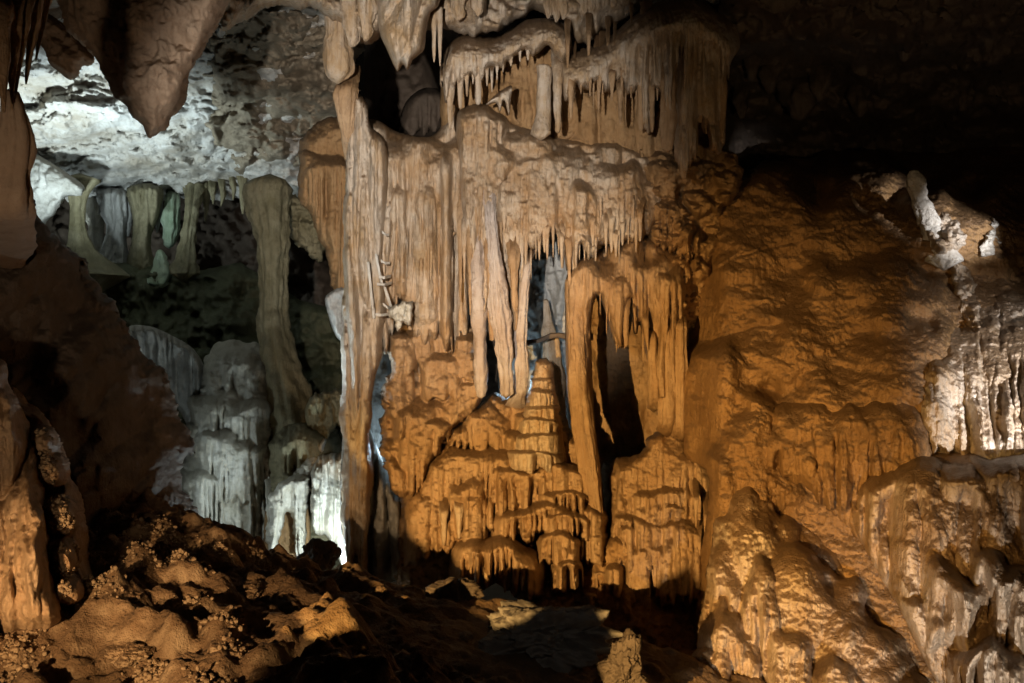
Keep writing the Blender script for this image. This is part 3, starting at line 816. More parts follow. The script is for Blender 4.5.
tag(relief('grey_flowstone', [(344, 420), (364, 414), (374, 440), (388, 474), (402, 500), (416, 530), (424, 560), (400, 580), (345, 580)], 8.9, M_BLUE, step=1.3, edge=10, T=.5, feat=flt(.075, .3, 281), rough=(.05, .03)),
    'grey fluted skirt of flowstone round the foot of the great column', 'flowstone')
tag(relief('backlit_drapery', [(366, 330), (384, 322), (392, 380), (390, 420), (386, 470), (378, 480), (370, 440), (368, 390)], 9.7, M_BLUE, step=1.4, edge=5, T=.3, feat=flt(.08, .1, 283)),
    'pale blue lit drapery glimpsed in the slit right of the great column', 'drapery')
boulder('boulder', 318, 560, 8.2, 27, 23, M_DARK, 11, 'black craggy boulder below the white pleated curtain', 'rock', rough=.3, fac=1.0)

# ------------------------------------------------------------------ the great wall of flowstone
def wall_curve(X, Y):
    """distance of the formation's face: nearest in its middle, leaning out at the foot"""
    return 8.75 + 0.25 * ((X - 520) / 160) ** 2 * .5 - 0.45 * sm(380, 560, Y)

# great column on the left corner
def gcf(X, Y, Hh, m):
    ax = 363 - (Y - 300) * 0.004
    r = 0.36 * np.sqrt(np.clip(1 - ((X - ax) / 32) ** 2, 0, 1))
    r = r + 0.22 * (billow((X - 0.02 * Y) * 0.060 + .5 * perlin(X * .02, Y * .006, 0, 303), Y * 0.005, 0, 1, 301) - .3) + .10 * fbm(X * .03, Y * .012, 0, 3, 304) + .05 * (billow(X * .19, Y * .006, 0, 1, 302) - .3)
    return r
t = thing('great_column', pt(362, 560, 8.6), 'great pale fluted column from ceiling to floor at the left corner of the flowstone wall', 'column')
relief('shaft', [(349, 104), (357, 94), (366, 102), (372, 124), (384, 142), (391, 170), (394, 220), (391, 280), (385, 330), (379, 368), (371, 404), (370, 440), (374, 474), (368, 540), (366, 600), (344, 600), (342, 470), (341, 400), (343, 300), (344, 220), (347, 160)], 8.75, M_PALE, t, step=1.2, edge=10, T=.4, feat=gcf, rough=(.04, .02), fine=.008, stretch=3, rag=lambda X, Y: 3 * fbm(X * .05, Y * .03, 0, 4, 305), striae=0.022)
gc_ = t
tag(loft('stalactite', [(336, 14, 8.3, 12), (338, 28, 8.3, 12), (337, 44, 8.3, 13), (340, 62, 8.3, 15), (340, 74, 8.3, 14), (338, 80, 8.3, 7)], M_PALE, n=40, rough=.16, flute=.3, seed=41),
    'stout pale stalactite with a cut off foot left of the dark ceiling hole', 'stalactite')
tag(loft('stalactite', [(352, 66, 8.7, 10), (348, 88, 8.45, 13), (347, 104, 8.45, 14), (347, 122, 8.45, 9), (348, 140, 8.5, 6), (350, 160, 8.7, 5)], M_TAN, n=40, rough=.22, flute=.4, seed=42),
    'twisted ochre stalactite hanging to the top of the great column', 'stalactite')
def hlf(X, Y, Hh, m):
    return .32 * np.clip(1 - np.abs(X - 409) / 34, 0, 1) + .12 * (billow(X * .045 + Y * .02, Y * .012, 0, 2, 311) - .3)
tag(relief('hanging_drapery', [(372, -40), (376, 10), (380, 34), (386, 48), (394, 66), (398, 71), (403, 64), (407, 70), (413, 60), (423, 50), (426, 34), (430, 14), (440, 2), (440, -40)], 7.8, M_PALE, step=1.2, edge=9, T=.4, feat=hlf, rough=(.03, .02)),
    'grey folded drapery with two pointed tips hanging in front of the dark ceiling hole', 'drapery')
for k, (x, b) in enumerate([(434, 62), (440, 66)]):
    tag(loft('stalactite', [(x - 1, 8, 8.1, 4), (x, 30, 8.1, 2.4), (x, 50, 8.1, 1.8), (x, b, 8.1, .6)], M_PALE, n=12, rough=.15, seed=k + 3),
        ['thin straw stalactite nearest the pointed grey drapery', 'thin straw stalactite nearest the upper curtain'][k], 'stalactite', 'thin straws beside the ceiling hole')
for k, (x, b, r, d) in enumerate([(352, 46, 9, 8.0), (366, 40, 8, 7.9), (458, 20, 7, 8.2), (478, 16, 6, 8.3), (548, 18, 4, 8.6), (556, 22, 4, 8.6), (563, 19, 5, 8.6), (582, 16, 4, 8.7), (590, 12, 5, 8.7)]):
    tag(loft('stalactite', [(x, -24, d, r * 1.5), (x, b * .3, d, r * 1.2), (x + 1, b * .75, d, r * .9), (x, b, d, r * .3)], M_PALE, n=30, rough=.5, flute=.5, nfl=4, seed=k + 60),
        ['fat stub stalactite right above the cut off one', 'rounded stub stalactite left of the pointed grey drapery',          'stub above the left end of the upper left curtain', 'small stub above the middle of the upper left curtain', 'left one of three nubs above the gap between both upper curtains', 'middle one of three nubs above the gap between both upper curtains',
         'right one of three nubs above the gap between both upper curtains', 'left nub above the upper right curtain', 'right nub above the upper right curtain'][k], 'stalactite', 'stubs along the edge of the ceiling')
def hole_f(X, Y, Hh, m):
    lobe(Hh, X, Y, 420, 80, 132, 34, .5, sh=24, drop=12, nf=7, fa=.4, rag=10, seed=321)
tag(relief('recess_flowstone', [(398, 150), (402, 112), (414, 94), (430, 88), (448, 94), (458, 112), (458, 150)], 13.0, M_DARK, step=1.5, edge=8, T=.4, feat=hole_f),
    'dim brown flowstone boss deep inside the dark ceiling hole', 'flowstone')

# curtain under the hole, right of the great column
def cuf(X, Y, Hh, m):
    lobe(Hh, X, Y, 412, 128, 345, 62, .45, sh=52, drop=-6, nf=11, fa=.42, rag=60, seed=331)
    lobe(Hh, X, Y, 376, 140, 372, 24, .50, sh=60, drop=10, nf=4, fa=.4, rag=40, seed=332)
    lobe(Hh, X, Y, 398, 176, 316, 14, .55, sh=30, drop=12, nf=3, fa=.5, rag=14, seed=333)
    lobe(Hh, X, Y, 424, 172, 300, 18, .55, sh=40, drop=14, nf=4, fa=.5, rag=14, seed=334)
    lobe(Hh, X, Y, 446, 150, 420, 8, .62, sh=30, drop=6, nf=1.5, fa=.3, rag=8, seed=335)
    return Hh + .035 * (billow(X * .17, Y * .006, 0, 2, 337) - .3)
tag(relief('flowstone_curtain', [(360, 128), (376, 120), (398, 132), (430, 136), (446, 120), (456, 104), (466, 120), (468, 200), (472, 300), (470, 348), (456, 356), (440, 338), (424, 346), (410, 322), (400, 300), (394, 332), (386, 352), (378, 330), (372, 240), (364, 180)], 9.0, M_CREAM, step=1.2, edge=9, T=.4, feat=cuf, rough=(.03, .014), stretch=2.5, striae=0.02,
           rag=lambda X, Y: sm(270, 330, Y) * 9 * (billow(X * .10, 0, 0, 1, 339) - .5)),
    'broad tan curtain of flowstone under the dark ceiling hole beside the great column', 'flowstone')
f1_, f2_ = face('shaft', 0, 2), face('flowstone_curtain', 0, 2)
fm_ = lambda x, y: min(float(f1_(x, y)) if x < 392 else 99.0, float(f2_(x, y)) if x > 372 else 99.0) - .075
for (x0, y0, x1, y1, r) in [(382, 232, 389, 235, 1.4), (381, 261, 390, 263, 1.5), (379, 277, 391, 276, 1.7), (377, 284, 392, 283, 1.5), (383, 304, 393, 309, 1.7), (372, 314, 391, 314, 1.6), (376, 254, 382, 284, 1.4), (368, 262, 374, 318, 1.5), (384, 284, 393, 312, 1.5)]:
    (bar if abs(x1 - x0) > abs(y1 - y0) else loft)('cross_rib', [(x0, y0, fm_(x0, y0), r), ((x0 + x1) / 2, (y0 + y1) / 2 + 1.2, min(fm_(x0, y0), fm_(x1, y1), fm_((x0 + x1) / 2, (y0 + y1) / 2)), r), (x1, y1, fm_(x1, y1), r)], M_ICE, gc_, n=10, rough=.2)
cur_ = C.objects['flowstone_curtain.001'] if 'flowstone_curtain.001' in C.objects else C.objects['flowstone_curtain']
R_ = random.Random(31)
fc_ = face('flowstone_curtain', 0, 4)
for k in range(22):
    x = 379 + k * 4.2 + R_.uniform(-2, 2)
    y0 = R_.uniform(165, 230)
    y1 = R_.uniform(270, 350) if k % 3 else R_.uniform(230, 280)
    d_ = float(fc_(x, (y0 + y1) / 2))
    spike(x, y0, y1, d_ + .005, R_.uniform(1.8, 4.2), R_.choice([M_CREAM, M_PALE, M_TAN]), cur_, blunt=.3, flute=.3, seed=k + 300, lean=R_.uniform(-2, 2))
tag(relief('white_tuft', [(386, 312), (396, 304), (410, 302), (414, 314), (410, 326), (402, 322), (398, 334), (394, 322)], 8.3, M_WHITE, step=1, edge=4, T=.15, feat=flt(.16, .1, 341, .04), rough=(.05, .04), rag=lambda X, Y: 3 * fbm(X * .2, Y * .1, 0, 2, 342)),
    'little white tuft of calcite at the end of the cross ribs', 'calcite tuft')
tag(loft('flowstone_rib', [(420, 170, 9.0, 8), (421, 200, 8.66, 8), (422, 235, 8.6, 10), (423, 270, 8.58, 9.5), (424, 300, 8.56, 10), (424, 325, 8.62, 10), (423, 350, 9.0, 10)], M_PALE, n=36, rough=.2, seed=51, fine=.06),
    'rough pinkish rib standing over the knobbly tiers', 'flowstone rib')

# knobbly tiers below that curtain
def tif(X, Y, Hh, m):
    scatter_lobes(Hh, X, Y, m, 30, (10, 28), (26, 60), (.10, .42), 351, fa=.5)
    return Hh + .05 * np.clip(.7 - cells(X * .06, Y * .06, 0, 352), 0, 1)
tag(relief('knobbly_flowstone', [(392, 330), (408, 318), (430, 318), (452, 326), (474, 330), (482, 400), (462, 424), (444, 446), (430, 470), (420, 492), (410, 502), (394, 490), (384, 466), (381, 430), (384, 390), (388, 356)], lambda X, Y: 8.95 - .4 * sm(330, 500, Y), M_TAN, step=1.2, edge=9, T=.45, rag=lambda X, Y: 6 * fbm(X * .06, Y * .05, 0, 4, 353), feat=tif, rough=(.04, .025), striae=0.016),
    'knobbly orange flowstone stepping down in small tiers right of the great column', 'flowstone')

# upper left curtain
t = thing('upper_curtain', pt(510, 128, 8.7), 'pale draped curtain with a sagging crest, left of the two top curtains', 'drapery')
def ulf(X, Y, Hh, m):
    top = gr(X, [440, 452, 466, 492, 516, 536, 556, 572], [70, 42, 36, 38, 27, 18, 21, 34])
    r = .40 * rnd((Y - top) / 26)
    g = sm(14, 40, Y - top)
    return r * (1 - .5 * g * (1 - billow(X * .07, Y * .004, 0, 2, 361)))
relief('crest', [(441, 76), (446, 50), (456, 38), (470, 35), (492, 38), (508, 31), (526, 20), (544, 18), (560, 22), (570, 34), (571, 54), (564, 66), (556, 58), (548, 46), (540, 52), (532, 56), (526, 50), (518, 56), (508, 62), (500, 72), (492, 70), (484, 80), (474, 78), (464, 84), (454, 86), (446, 100)], 8.75, M_PALE, t, step=1.1, edge=7, T=.35, feat=ulf, rough=(.03, .012), striae=0.014, rag=lambda X, Y: sm(45, 70, Y) * 6 * (billow(X * .14, 0, 0, 1, 363) - .5))
relief('back_wall', [(440, 96), (452, 60), (500, 50), (560, 40), (580, 60), (578, 140), (520, 132), (480, 112), (446, 140)], 9.15, M_OCHRE, t, step=1.4, edge=8, T=.3, feat=flt(.05, .16, 365))
for (x, a, b, r, bl) in [(450, 60, 128, 5, .5), (460, 52, 108, 4.5, .45), (467, 54, 96, 3.5, .4), (478, 50, 104, 5, .5), (473, 54, 84, 2.4, .2), (487, 58, 86, 3, .2), (492, 58, 92, 2.6, .2), (497, 54, 80, 2.6, .2), (503, 52, 72, 2.4, .2), (511, 46, 66, 3.5, .3), (520, 44, 62, 2.5, .2), (528, 44, 60, 3, .3), (558, 44, 132, 6, .5), (566, 50, 96, 4, .2)]:
    spike(x, a, b, 8.5, r, M_PALE, t, blunt=bl)
tag(loft('stalagmite', [(543, 66, 8.62, 7), (545, 74, 8.62, 8), (544, 95, 8.62, 8), (543, 115, 8.6, 8.5), (541, 134, 8.55, 12)], M_PALE, n=30, rough=.12, flute=.2, seed=61),
    'flat topped pale stalagmite under the gap of the upper left curtain', 'stalagmite')
tag(relief('fan_drapery', [(486, 104), (494, 96), (504, 88), (512, 86), (511, 98), (509, 116), (504, 100), (500, 112), (496, 103)], 8.4, M_PALE, step=.9, edge=3.5, T=.12, feat=flt(.14, .08, 371)),
    'small pale fan of draped calcite on the top of the dome', 'drapery')

# upper right curtain
t = thing('upper_curtain', pt(650, 150, 8.6), 'tall grey topped curtain with long dark grooves, right of the two top curtains', 'drapery')
def urf(X, Y, Hh, m):
    top = gr(X, [560, 580, 600, 620, 640, 660, 690, 712, 730, 742], [56, 50, 42, 26, 12, 2, -3, 8, 26, 50])
    r = (.45 + .35 * np.exp(-((X - 685) / 50) ** 2)) * rnd((Y - top) / 34)
    g = sm(22, 52, Y - top)
    fl = billow(X * .075 + .4 * perlin(X * .03, Y * .01, 0, 4), Y * .004, 0, 1, 381) * .7 + .3 * billow(X * .2, Y * .008, 0, 1, 382)
    return r * (1 - .62 * g * (1 - fl))
relief('crest', [(560, 62), (578, 51), (602, 42), (622, 26), (640, 12), (664, 0), (694, -4), (716, 10), (734, 26), (740, 46), (730, 66), (726, 110), (724, 146), (712, 150), (700, 120), (696, 150), (684, 176), (672, 150), (666, 110), (656, 90), (650, 130), (644, 128), (638, 90), (630, 96), (620, 82), (608, 92), (596, 82), (584, 92), (574, 84), (570, 100), (564, 96)], 8.75, M_PALE, t, step=1.1, edge=7, T=.4, feat=urf, rough=(.03, .012), stretch=2, striae=0.02, rag=lambda X, Y: sm(55, 85, Y) * 5 * (billow(X * .13, 0, 0, 1, 385) - .5))
relief('back_wall', [(560, 80), (600, 60), (660, 40), (722, 60), (716, 150), (690, 176), (640, 160), (600, 152), (566, 146)], 9.1, M_OCHRE, t, step=1.3, edge=8, T=.3, feat=flt(.05, .14, 387))
for (x, a, b, r, bl) in [(571, 58, 118, 4.5, .35), (581, 60, 94, 3.2, .2), (590, 58, 97, 3.2, .2), (600, 58, 92, 4, .2), (612, 56, 100, 4, .25), (622, 52, 94, 3.5, .2), (631, 50, 98, 3.5, .2), (641, 44, 130, 5, .5), (652, 60, 132, 4, .4), (668, 50, 150, 9, .8), (684, 60, 178, 8, .55), (700, 50, 122, 7, .4), (712, 60, 150, 5, .5), (722, 50, 142, 6, .4)]:
    spike(x, a, b, 8.35 - .2 * math.exp(-((x - 685) / 40) ** 2), r, M_TAN, t, blunt=bl, flute=.3)

R_ = random.Random(23)
for k in range(30):
    x = 566 + k * 5.4 + R_.uniform(-2, 2)
    b_ = gr(x, [566, 640, 660, 690, 730], [96, 104, 128, 140, 120]) + R_.choice([-34, -24, -14, -6, 2, 12, 22])
    spike(x, b_ - R_.uniform(36, 70), b_, 8.42 - .2 * math.exp(-((x - 685) / 40) ** 2) + R_.uniform(-.04, .06), 1.1 + 4 * R_.random() ** 2, M_TAN, t, blunt=.2, flute=.2, seed=k + 40)
# dome with its long fringe
t = thing('flowstone_dome', pt(560, 300, 8.5), 'broad tan flowstone dome in the middle of the wall with a long fringe of stalactites', 'flowstone')
def dof(X, Y, Hh, m):
    lobe(Hh, X, Y, 478, 104, 300, 30, .48, sh=20, drop=10, nf=5, fa=.45, rag=50, seed=391)
    lobe(Hh, X, Y, 520, 128, 320, 46, .42, sh=44, drop=14, nf=7, fa=.42, rag=60, seed=392)
    lobe(Hh, X, Y, 560, 142, 300, 62, .52, sh=70, drop=16, nf=9, fa=.42, rag=56, seed=393)
    lobe(Hh, X, Y, 606, 158, 290, 56, .46, sh=70, drop=26, nf=8, fa=.38, rag=50, seed=394)
    lobe(Hh, X, Y, 580, 172, 300, 22, .62, sh=26, drop=14, nf=4, fa=.4, rag=18, seed=395)
    lobe(Hh, X, Y, 480, 164, 330, 26, .56, sh=26, drop=6, nf=5, fa=.45, rag=18, seed=396)
    lobe(Hh, X, Y, 500, 140, 176, 22, .52, sh=22, drop=6, nf=3, fa=.2, rag=8, seed=397)
    return Hh + .06 * fbm(X * .05, Y * .05, 0, 3, 398) + .03 * (billow(X * .18, Y * .006, 0, 2, 399) - .3) * sm(170, 210, Y)
relief('dome', [(456, 118), (466, 106), (484, 104), (500, 112), (516, 124), (540, 132), (566, 138), (590, 140), (616, 142), (644, 152), (662, 172), (668, 200), (656, 226), (640, 240), (620, 246), (600, 250), (588, 264), (580, 246), (572, 284), (562, 250), (556, 236), (552, 252), (546, 236), (538, 250), (530, 252), (526, 290), (522, 340), (518, 372), (510, 350), (504, 330), (498, 300), (490, 300), (484, 330), (474, 300), (464, 260), (458, 180)], 8.95, M_CREAM, t, step=1.15, edge=9, T=.4, feat=dof, rough=(.03, .014), stretch=2, striae=0.02,
       rag=lambda X, Y: sm(210, 250, Y) * 7 * (billow(X * .11, 0, 0, 1, 400) - .5))
for (x, a, b, r, bl, ln, mt) in [(476, 190, 396, 7.5, .9, 5, M_LILAC), (490, 200, 340, 6, .5, 2, M_TAN), (513, 220, 330, 6, .4, 2, M_TAN), (561, 215, 268, 3.5, .3, 1, M_PALE), (568, 215, 290, 4, .3, 2, M_TAN)]:
    spike(x, a, b, 8.42, r, mt, t, blunt=bl, lean=ln)
fd_ = face('dome', 0, 4)
R_ = random.Random(37)
for k in range(16):
    x = 460 + k * 4.4 + R_.uniform(-1.5, 1.5)
    y0, y1 = R_.uniform(165, 215), R_.uniform(255, 330)
    spike(x, y0, y1, float(fd_(x, (y0 + y1) / 2)) + .005, R_.uniform(1.8, 4.4), R_.choice([M_CREAM, M_PALE, M_TAN]), t, blunt=.3, flute=.3, seed=k + 350)
R_ = random.Random(17)
for k in range(26):
    x = 531 + k * 4.4 + R_.uniform(-1.5, 1.5)
    b_ = gr(x, [530, 545, 556, 570, 590, 612, 645], [268, 246, 242, 282, 256, 252, 244]) + R_.choice([-26, -18, -10, -4, 0, 6, 14])
    spike(x, b_ - R_.uniform(34, 60), b_, 8.47 + R_.uniform(-.03, .05), 1.1 + 3.6 * R_.random() ** 2, M_CREAM, t, blunt=.2, flute=.2, seed=k)
tag(loft('stalactite', [(487, 150, 9.0, 9), (489, 176, 8.62, 8), (491, 215, 8.40, 7), (493, 240, 8.36, 7), (497, 280, 8.33, 9), (502, 318, 8.33, 12), (505, 345, 8.35, 10), (506, 372, 8.4, 7.5), (506, 394, 8.42, 8)], M_LILAC, n=48, rough=.28, flute=.4, nfl=6, fine=.07, seed=71),
    'long pale stalactite with a swollen belly reaching down to the tiers', 'stalactite')
tag(loft('cave_column', [(533, 246, 8.8, 6), (528, 262, 8.5, 4.5), (523, 300, 8.46, 6), (521, 330, 8.46, 7), (522, 360, 8.46, 7), (520, 385, 8.5, 7.5), (517, 400, 8.62, 9), (513, 412, 9.0, 12)], M_LILAC, n=32, rough=.26, flute=.4, fine=.07, seed=72),
    'thin bent column on the left rim of the blue lit window', 'column')
tag(loft('stalactite', [(517, 300, 8.62, 9), (516, 325, 8.6, 7), (513, 345, 8.6, 5), (511, 362, 8.6, 1.5)], M_TAN, n=26, rough=.12, flute=.25, seed=73),
    'tan stalactite tapering just left of the thin bent column', 'stalactite')

# the window behind
tag(relief('backlit_flowstone', [(500, 300), (510, 260), (530, 230), (556, 230), (580, 270), (584, 420), (560, 460), (510, 440), (498, 380)], 9.9, M_BLUE, step=1.4, edge=8, T=.3, feat=flt(.05, .25, 411, .01), rough=(.06, .05)),
    'blue lit flowstone behind the narrow window in the wall', 'flowstone')
tag(loft('stalagmite', [(546, 300, 9.5, 3), (548, 318, 9.5, 5), (549, 332, 9.5, 8), (551, 342, 9.5, 9), (552, 360, 9.5, 10), (553, 380, 9.5, 13), (552, 420, 9.5, 17)], M_PALE, n=30, rough=.25, flute=.2, seed=75),
    'slim pale stalagmite standing inside the blue lit window', 'stalagmite')
tag(bar('rock_bridge', [(524, 344, 9.3, 3), (538, 341, 9.25, 2.5), (550, 336, 9.25, 3), (560, 335, 9.25, 2.5), (572, 338, 9.3, 4)], M_DARK, n=14, rough=.3, seed=76),
    'thin brown rock bridge across the blue lit window', 'rock bridge')

# right curtain with the niche
t = thing('pillar_curtain', pt(598, 527, 8.3), 'orange curtain right of the window whose long left pillar borders the dark niche', 'drapery')
def rcf(X, Y, Hh, m):
    lobe(Hh, X, Y, 620, 238, 440, 66, .55, sh=52, drop=26, nf=10, fa=.45, rag=60, seed=421)
    lobe(Hh, X, Y, 584, 254, 530, 26, .62, sh=30, drop=16, nf=4, fa=.5, rag=10, seed=422)
    lobe(Hh, X, Y, 586, 420, 560, 20, .70, sh=60, drop=6, nf=3, fa=.35, rag=5, seed=423)
    lobe(Hh, X, Y, 620, 262, 360, 22, .66, sh=40, drop=10, nf=4, fa=.4, rag=6, seed=424)
    lobe(Hh, X, Y, 664, 262, 440, 22, .58, sh=30, drop=10, nf=5, fa=.5, rag=10, seed=425)
    return Hh + .03 * (billow(X * .16, Y * .007, 0, 2, 428) - .3)
relief('curtain', [(565, 310), (565, 284), (572, 266), (590, 254), (612, 244), (640, 234), (662, 242), (682, 258), (692, 284), (690, 330), (688, 380), (682, 428), (672, 428), (664, 404), (656, 400), (650, 372), (644, 346), (640, 322), (637, 334), (633, 330), (632, 304), (629, 302), (628, 330), (623, 348), (614, 342), (607, 318), (600, 298), (595, 300), (591, 322), (592, 360), (594, 410), (598, 450), (603, 490), (605, 520), (599, 530), (590, 518), (584, 480), (577, 440), (569, 410), (566, 370)], 8.95, M_TAN, t, step=1.1, edge=7, T=.4, feat=rcf, rough=(.03, .014), stretch=2, striae=0.022)
for (x, a, b, r, bl, ln) in [(613, 270, 342, 7, .45, 5), (625, 280, 346, 5, .5, 1), (634, 296, 326, 2.2, .3, 1), (644, 300, 350, 4, .3, 4), (606, 280, 312, 4, .3, 1)]:
    spike(x, a, b, 8.4, r, M_TAN, t, blunt=bl, lean=ln)
loft('pillar', [(574, 280, 8.5, 10), (577, 340, 8.45, 10), (580, 400, 8.38, 12), (586, 450, 8.3, 13), (592, 490, 8.25, 11), (597, 518, 8.22, 7), (598, 528, 8.22, 3)], M_TAN, t, n=40, rough=.1, flute=.35, nfl=7, seed=81)
for k, (x, a, b, r) in enumerate([(653, 332, 402, 6), (666, 326, 424, 10), (681, 322, 430, 8)]):
    loft('broken_column', [(x - 2, a - 8, 8.8, r * .9), (x - 1, a + 2, 8.5, r * .95), (x, (a + b) / 2, 8.45, r), (x + 1, b - 6, 8.45, r * 1.1), (x + 1, b + 6, 8.6, r * 1.3)], M_TAN, t, n=36, rough=.2, flute=.55, nfl=5, seed=90 + k)
R_ = random.Random(29)
for k in range(18):
    x = 600 + k * 4.9 + R_.uniform(-2, 2)
    b_ = gr(x, [600, 610, 622, 632, 645, 660, 690], [322, 340, 352, 318, 356, 380, 380]) + R_.choice([-30, -18, -8, 0, 6, 12])
    spike(x, b_ - R_.uniform(40, 70), b_, 8.46 + R_.uniform(-.04, .06), 1.2 + 3.8 * R_.random() ** 2, M_TAN, t, blunt=.22, flute=.2, seed=k + 80)
tag(relief('niche_wall', [(580, 300), (620, 290), (660, 320), (668, 430), (640, 470), (600, 540), (584, 500)], 10.2, M_TAN, step=1.6, edge=10, T=.4, feat=flt(.02, .14, 431), rough=(.05, .03)),
    'plain tan back wall of the dark niche, lit on its right half', 'rock wall')

# broken ledges between the curtains and the slope
def knf(X, Y, Hh, m):
    wx, wy = X + 6 * perlin(X * .05, Y * .05, 1, 431), Y + 5 * perlin(X * .05, Y * .05, 2, 432)
    r = .34 * np.clip(.85 - cells(wx * .034, wy * .055, .5, 433), 0, 1) + .15 * np.clip(.7 - cells(wx * .08, wy * .11, .5, 434), 0, 1)
    for k, (cx, tp, bt, hw, p, sh) in enumerate([(664, 160, 196, 20, .34, 12), (700, 160, 184, 26, .30, 10), (668, 196, 250, 18, .34, 14), (700, 190, 216, 22, .42, 10), (690, 222, 262, 14, .46, 10), (676, 256, 310, 14, .38, 12), (722, 172, 204, 18, .3, 10), (708, 232, 270, 16, .30, 12)]):
        lobe(Hh, X, Y, cx, tp, bt, hw, p, sh=sh, drop=8, nf=4, fa=.5, rag=8, seed=435 + k)
    crack = .25 * np.exp(-((X - 684 - .22 * (Y - 190) - 5 * np.sin(Y * .12)) / 2.6) ** 2) * sm(176, 190, Y) * sm(262, 240, Y)
    return Hh * .8 + r - crack
tag(relief('knobbly_ledges', [(636, 160), (652, 146), (680, 150), (704, 142), (730, 150), (744, 168), (736, 196), (722, 226), (714, 262), (706, 300), (694, 330), (678, 334), (664, 300), (652, 256), (640, 220)], 9.1, M_OCHRE, step=1.1, edge=10, T=.35, feat=knf, rough=(.05, .04), fine=.012, rag=lambda X, Y: 5 * fbm(X * .06, Y * .06, 0, 4, 444)),
    'cracked knobbly ledges of orange rock joining the middle curtains to the slope', 'rock ledge')

# stepped mound in the middle with its stalagmite
def stf(X, Y, Hh, m):
    for k, (cx, tp, bt, hw, p, sh) in enumerate([(543, 358, 384, 11, .10, 9), (543, 374, 398, 13, .17, 7), (542, 388, 412, 16, .24, 7), (541, 403, 426, 20, .31, 6), (540, 416, 440, 22, .38, 6), (537, 430, 456, 26, .46, 7), (534, 447, 472, 30, .54, 8)]):
        lobe(Hh, X, Y, cx, tp, bt, hw, p, sh=sh, drop=4, nf=6, fa=.4, rag=4, seed=900 + k, tilt=(-1) ** k * .08, k=2.4, soft=3)
    return Hh
tag(relief('stalagmite', [(534, 364), (540, 358), (547, 359), (553, 366), (555, 386), (560, 410), (564, 440), (568, 480), (500, 480), (506, 450), (518, 424), (526, 402), (530, 382)], 8.62, M_CREAM, step=.9, edge=8, T=.2, feat=stf, rough=(.03, .02), fine=.01, striae=.01, rag=lambda X, Y: 2 * fbm(X * .1, Y * .1, 0, 3, 910)),
    'blunt pale stalagmite piled up in thin ledges on the stepped mound', 'stalagmite')
t = thing('stepped_mound', pt(520, 590, 7.9), 'stepped orange flowstone mound like a frozen fountain at the foot of the wall', 'flowstone')
def mof(X, Y, Hh, m):
    L_ = [(468, 400, 450, 42, .24, 22, 14, 9, .45, 10, .05), (478, 444, 528, 62, .44, 24, 26, 13, .5, 18, -.12), (440, 462, 544, 30, .36, 26, 18, 5, .5, 14, -.2), (466, 470, 545, 22, .56, 24, 8, 5, .5, 12, 0), (538, 412, 434, 24, .30, 8, 4, 6, .4, 5, .1), (532, 428, 464, 30, .42, 12, 6, 7, .5, 8, .1),
          (520, 462, 512, 36, .56, 14, 8, 9, .5, 9, .1), (560, 462, 492, 34, .52, 10, 10, 7, .45, 7, .15), (566, 486, 512, 32, .64, 9, 7, 7, .5, 7, .12), (536, 502, 536, 46, .76, 12, 9, 12, .5, 8, -.08), (566, 508, 534, 28, .80, 9, 7, 6, .5, 7, .2),
          (560, 528, 562, 24, .90, 10, 7, 5, .5, 8, .1), (498, 536, 592, 48, .98, 26, 16, 11, .5, 8, .12), (567, 556, 592, 17, 1.02, 8, 6, 4, .65, 4, 0), (592, 500, 560, 18, .6, 16, 8, 4, .4, 8, .2), (430, 486, 556, 26, .4, 22, 14, 5, .5, 10, -.1)]
    for k, (cx, tp, bt, hw, p, sh, dr, nf, fa, rg, ti) in enumerate(L_):
        lobe(Hh, X, Y, cx, tp, bt, hw, p, sh=sh, drop=dr, nf=nf, fa=fa, rag=rg, seed=440 + k, tilt=ti, k=3.5, soft=4)
    return Hh + .03 * fbm(X * .08, Y * .08, 0, 3, 459)
relief('mound', [(396, 520), (406, 490), (420, 470), (434, 450), (452, 430), (474, 408), (496, 394), (522, 396), (548, 400), (574, 430), (590, 460), (600, 500), (616, 540), (640, 560), (650, 600), (610, 612), (560, 606), (520, 600), (490, 586), (460, 610), (430, 610), (402, 600)], lambda X, Y: 8.75 - .25 * sm(400, 600, Y), M_TAN, t, step=1.1, edge=12, T=.45, rag=lambda X, Y: 5 * fbm(X * .06, Y * .05, 0, 4, 458), feat=mof, rough=(.03, .018), fine=.007, striae=0.014)
for (x, a, b, r) in [(444, 490, 545, 5), (459, 486, 538, 4.5), (472, 480, 548, 4), (486, 560, 588, 3), (505, 560, 592, 3.4), (522, 562, 590, 3), (563, 568, 592, 3), (575, 568, 590, 3)]:
    dd = 8.14 if b < 560 else 7.66
    spike(x, a, b, dd, r, M_PALE, t, blunt=.45, flute=.2)

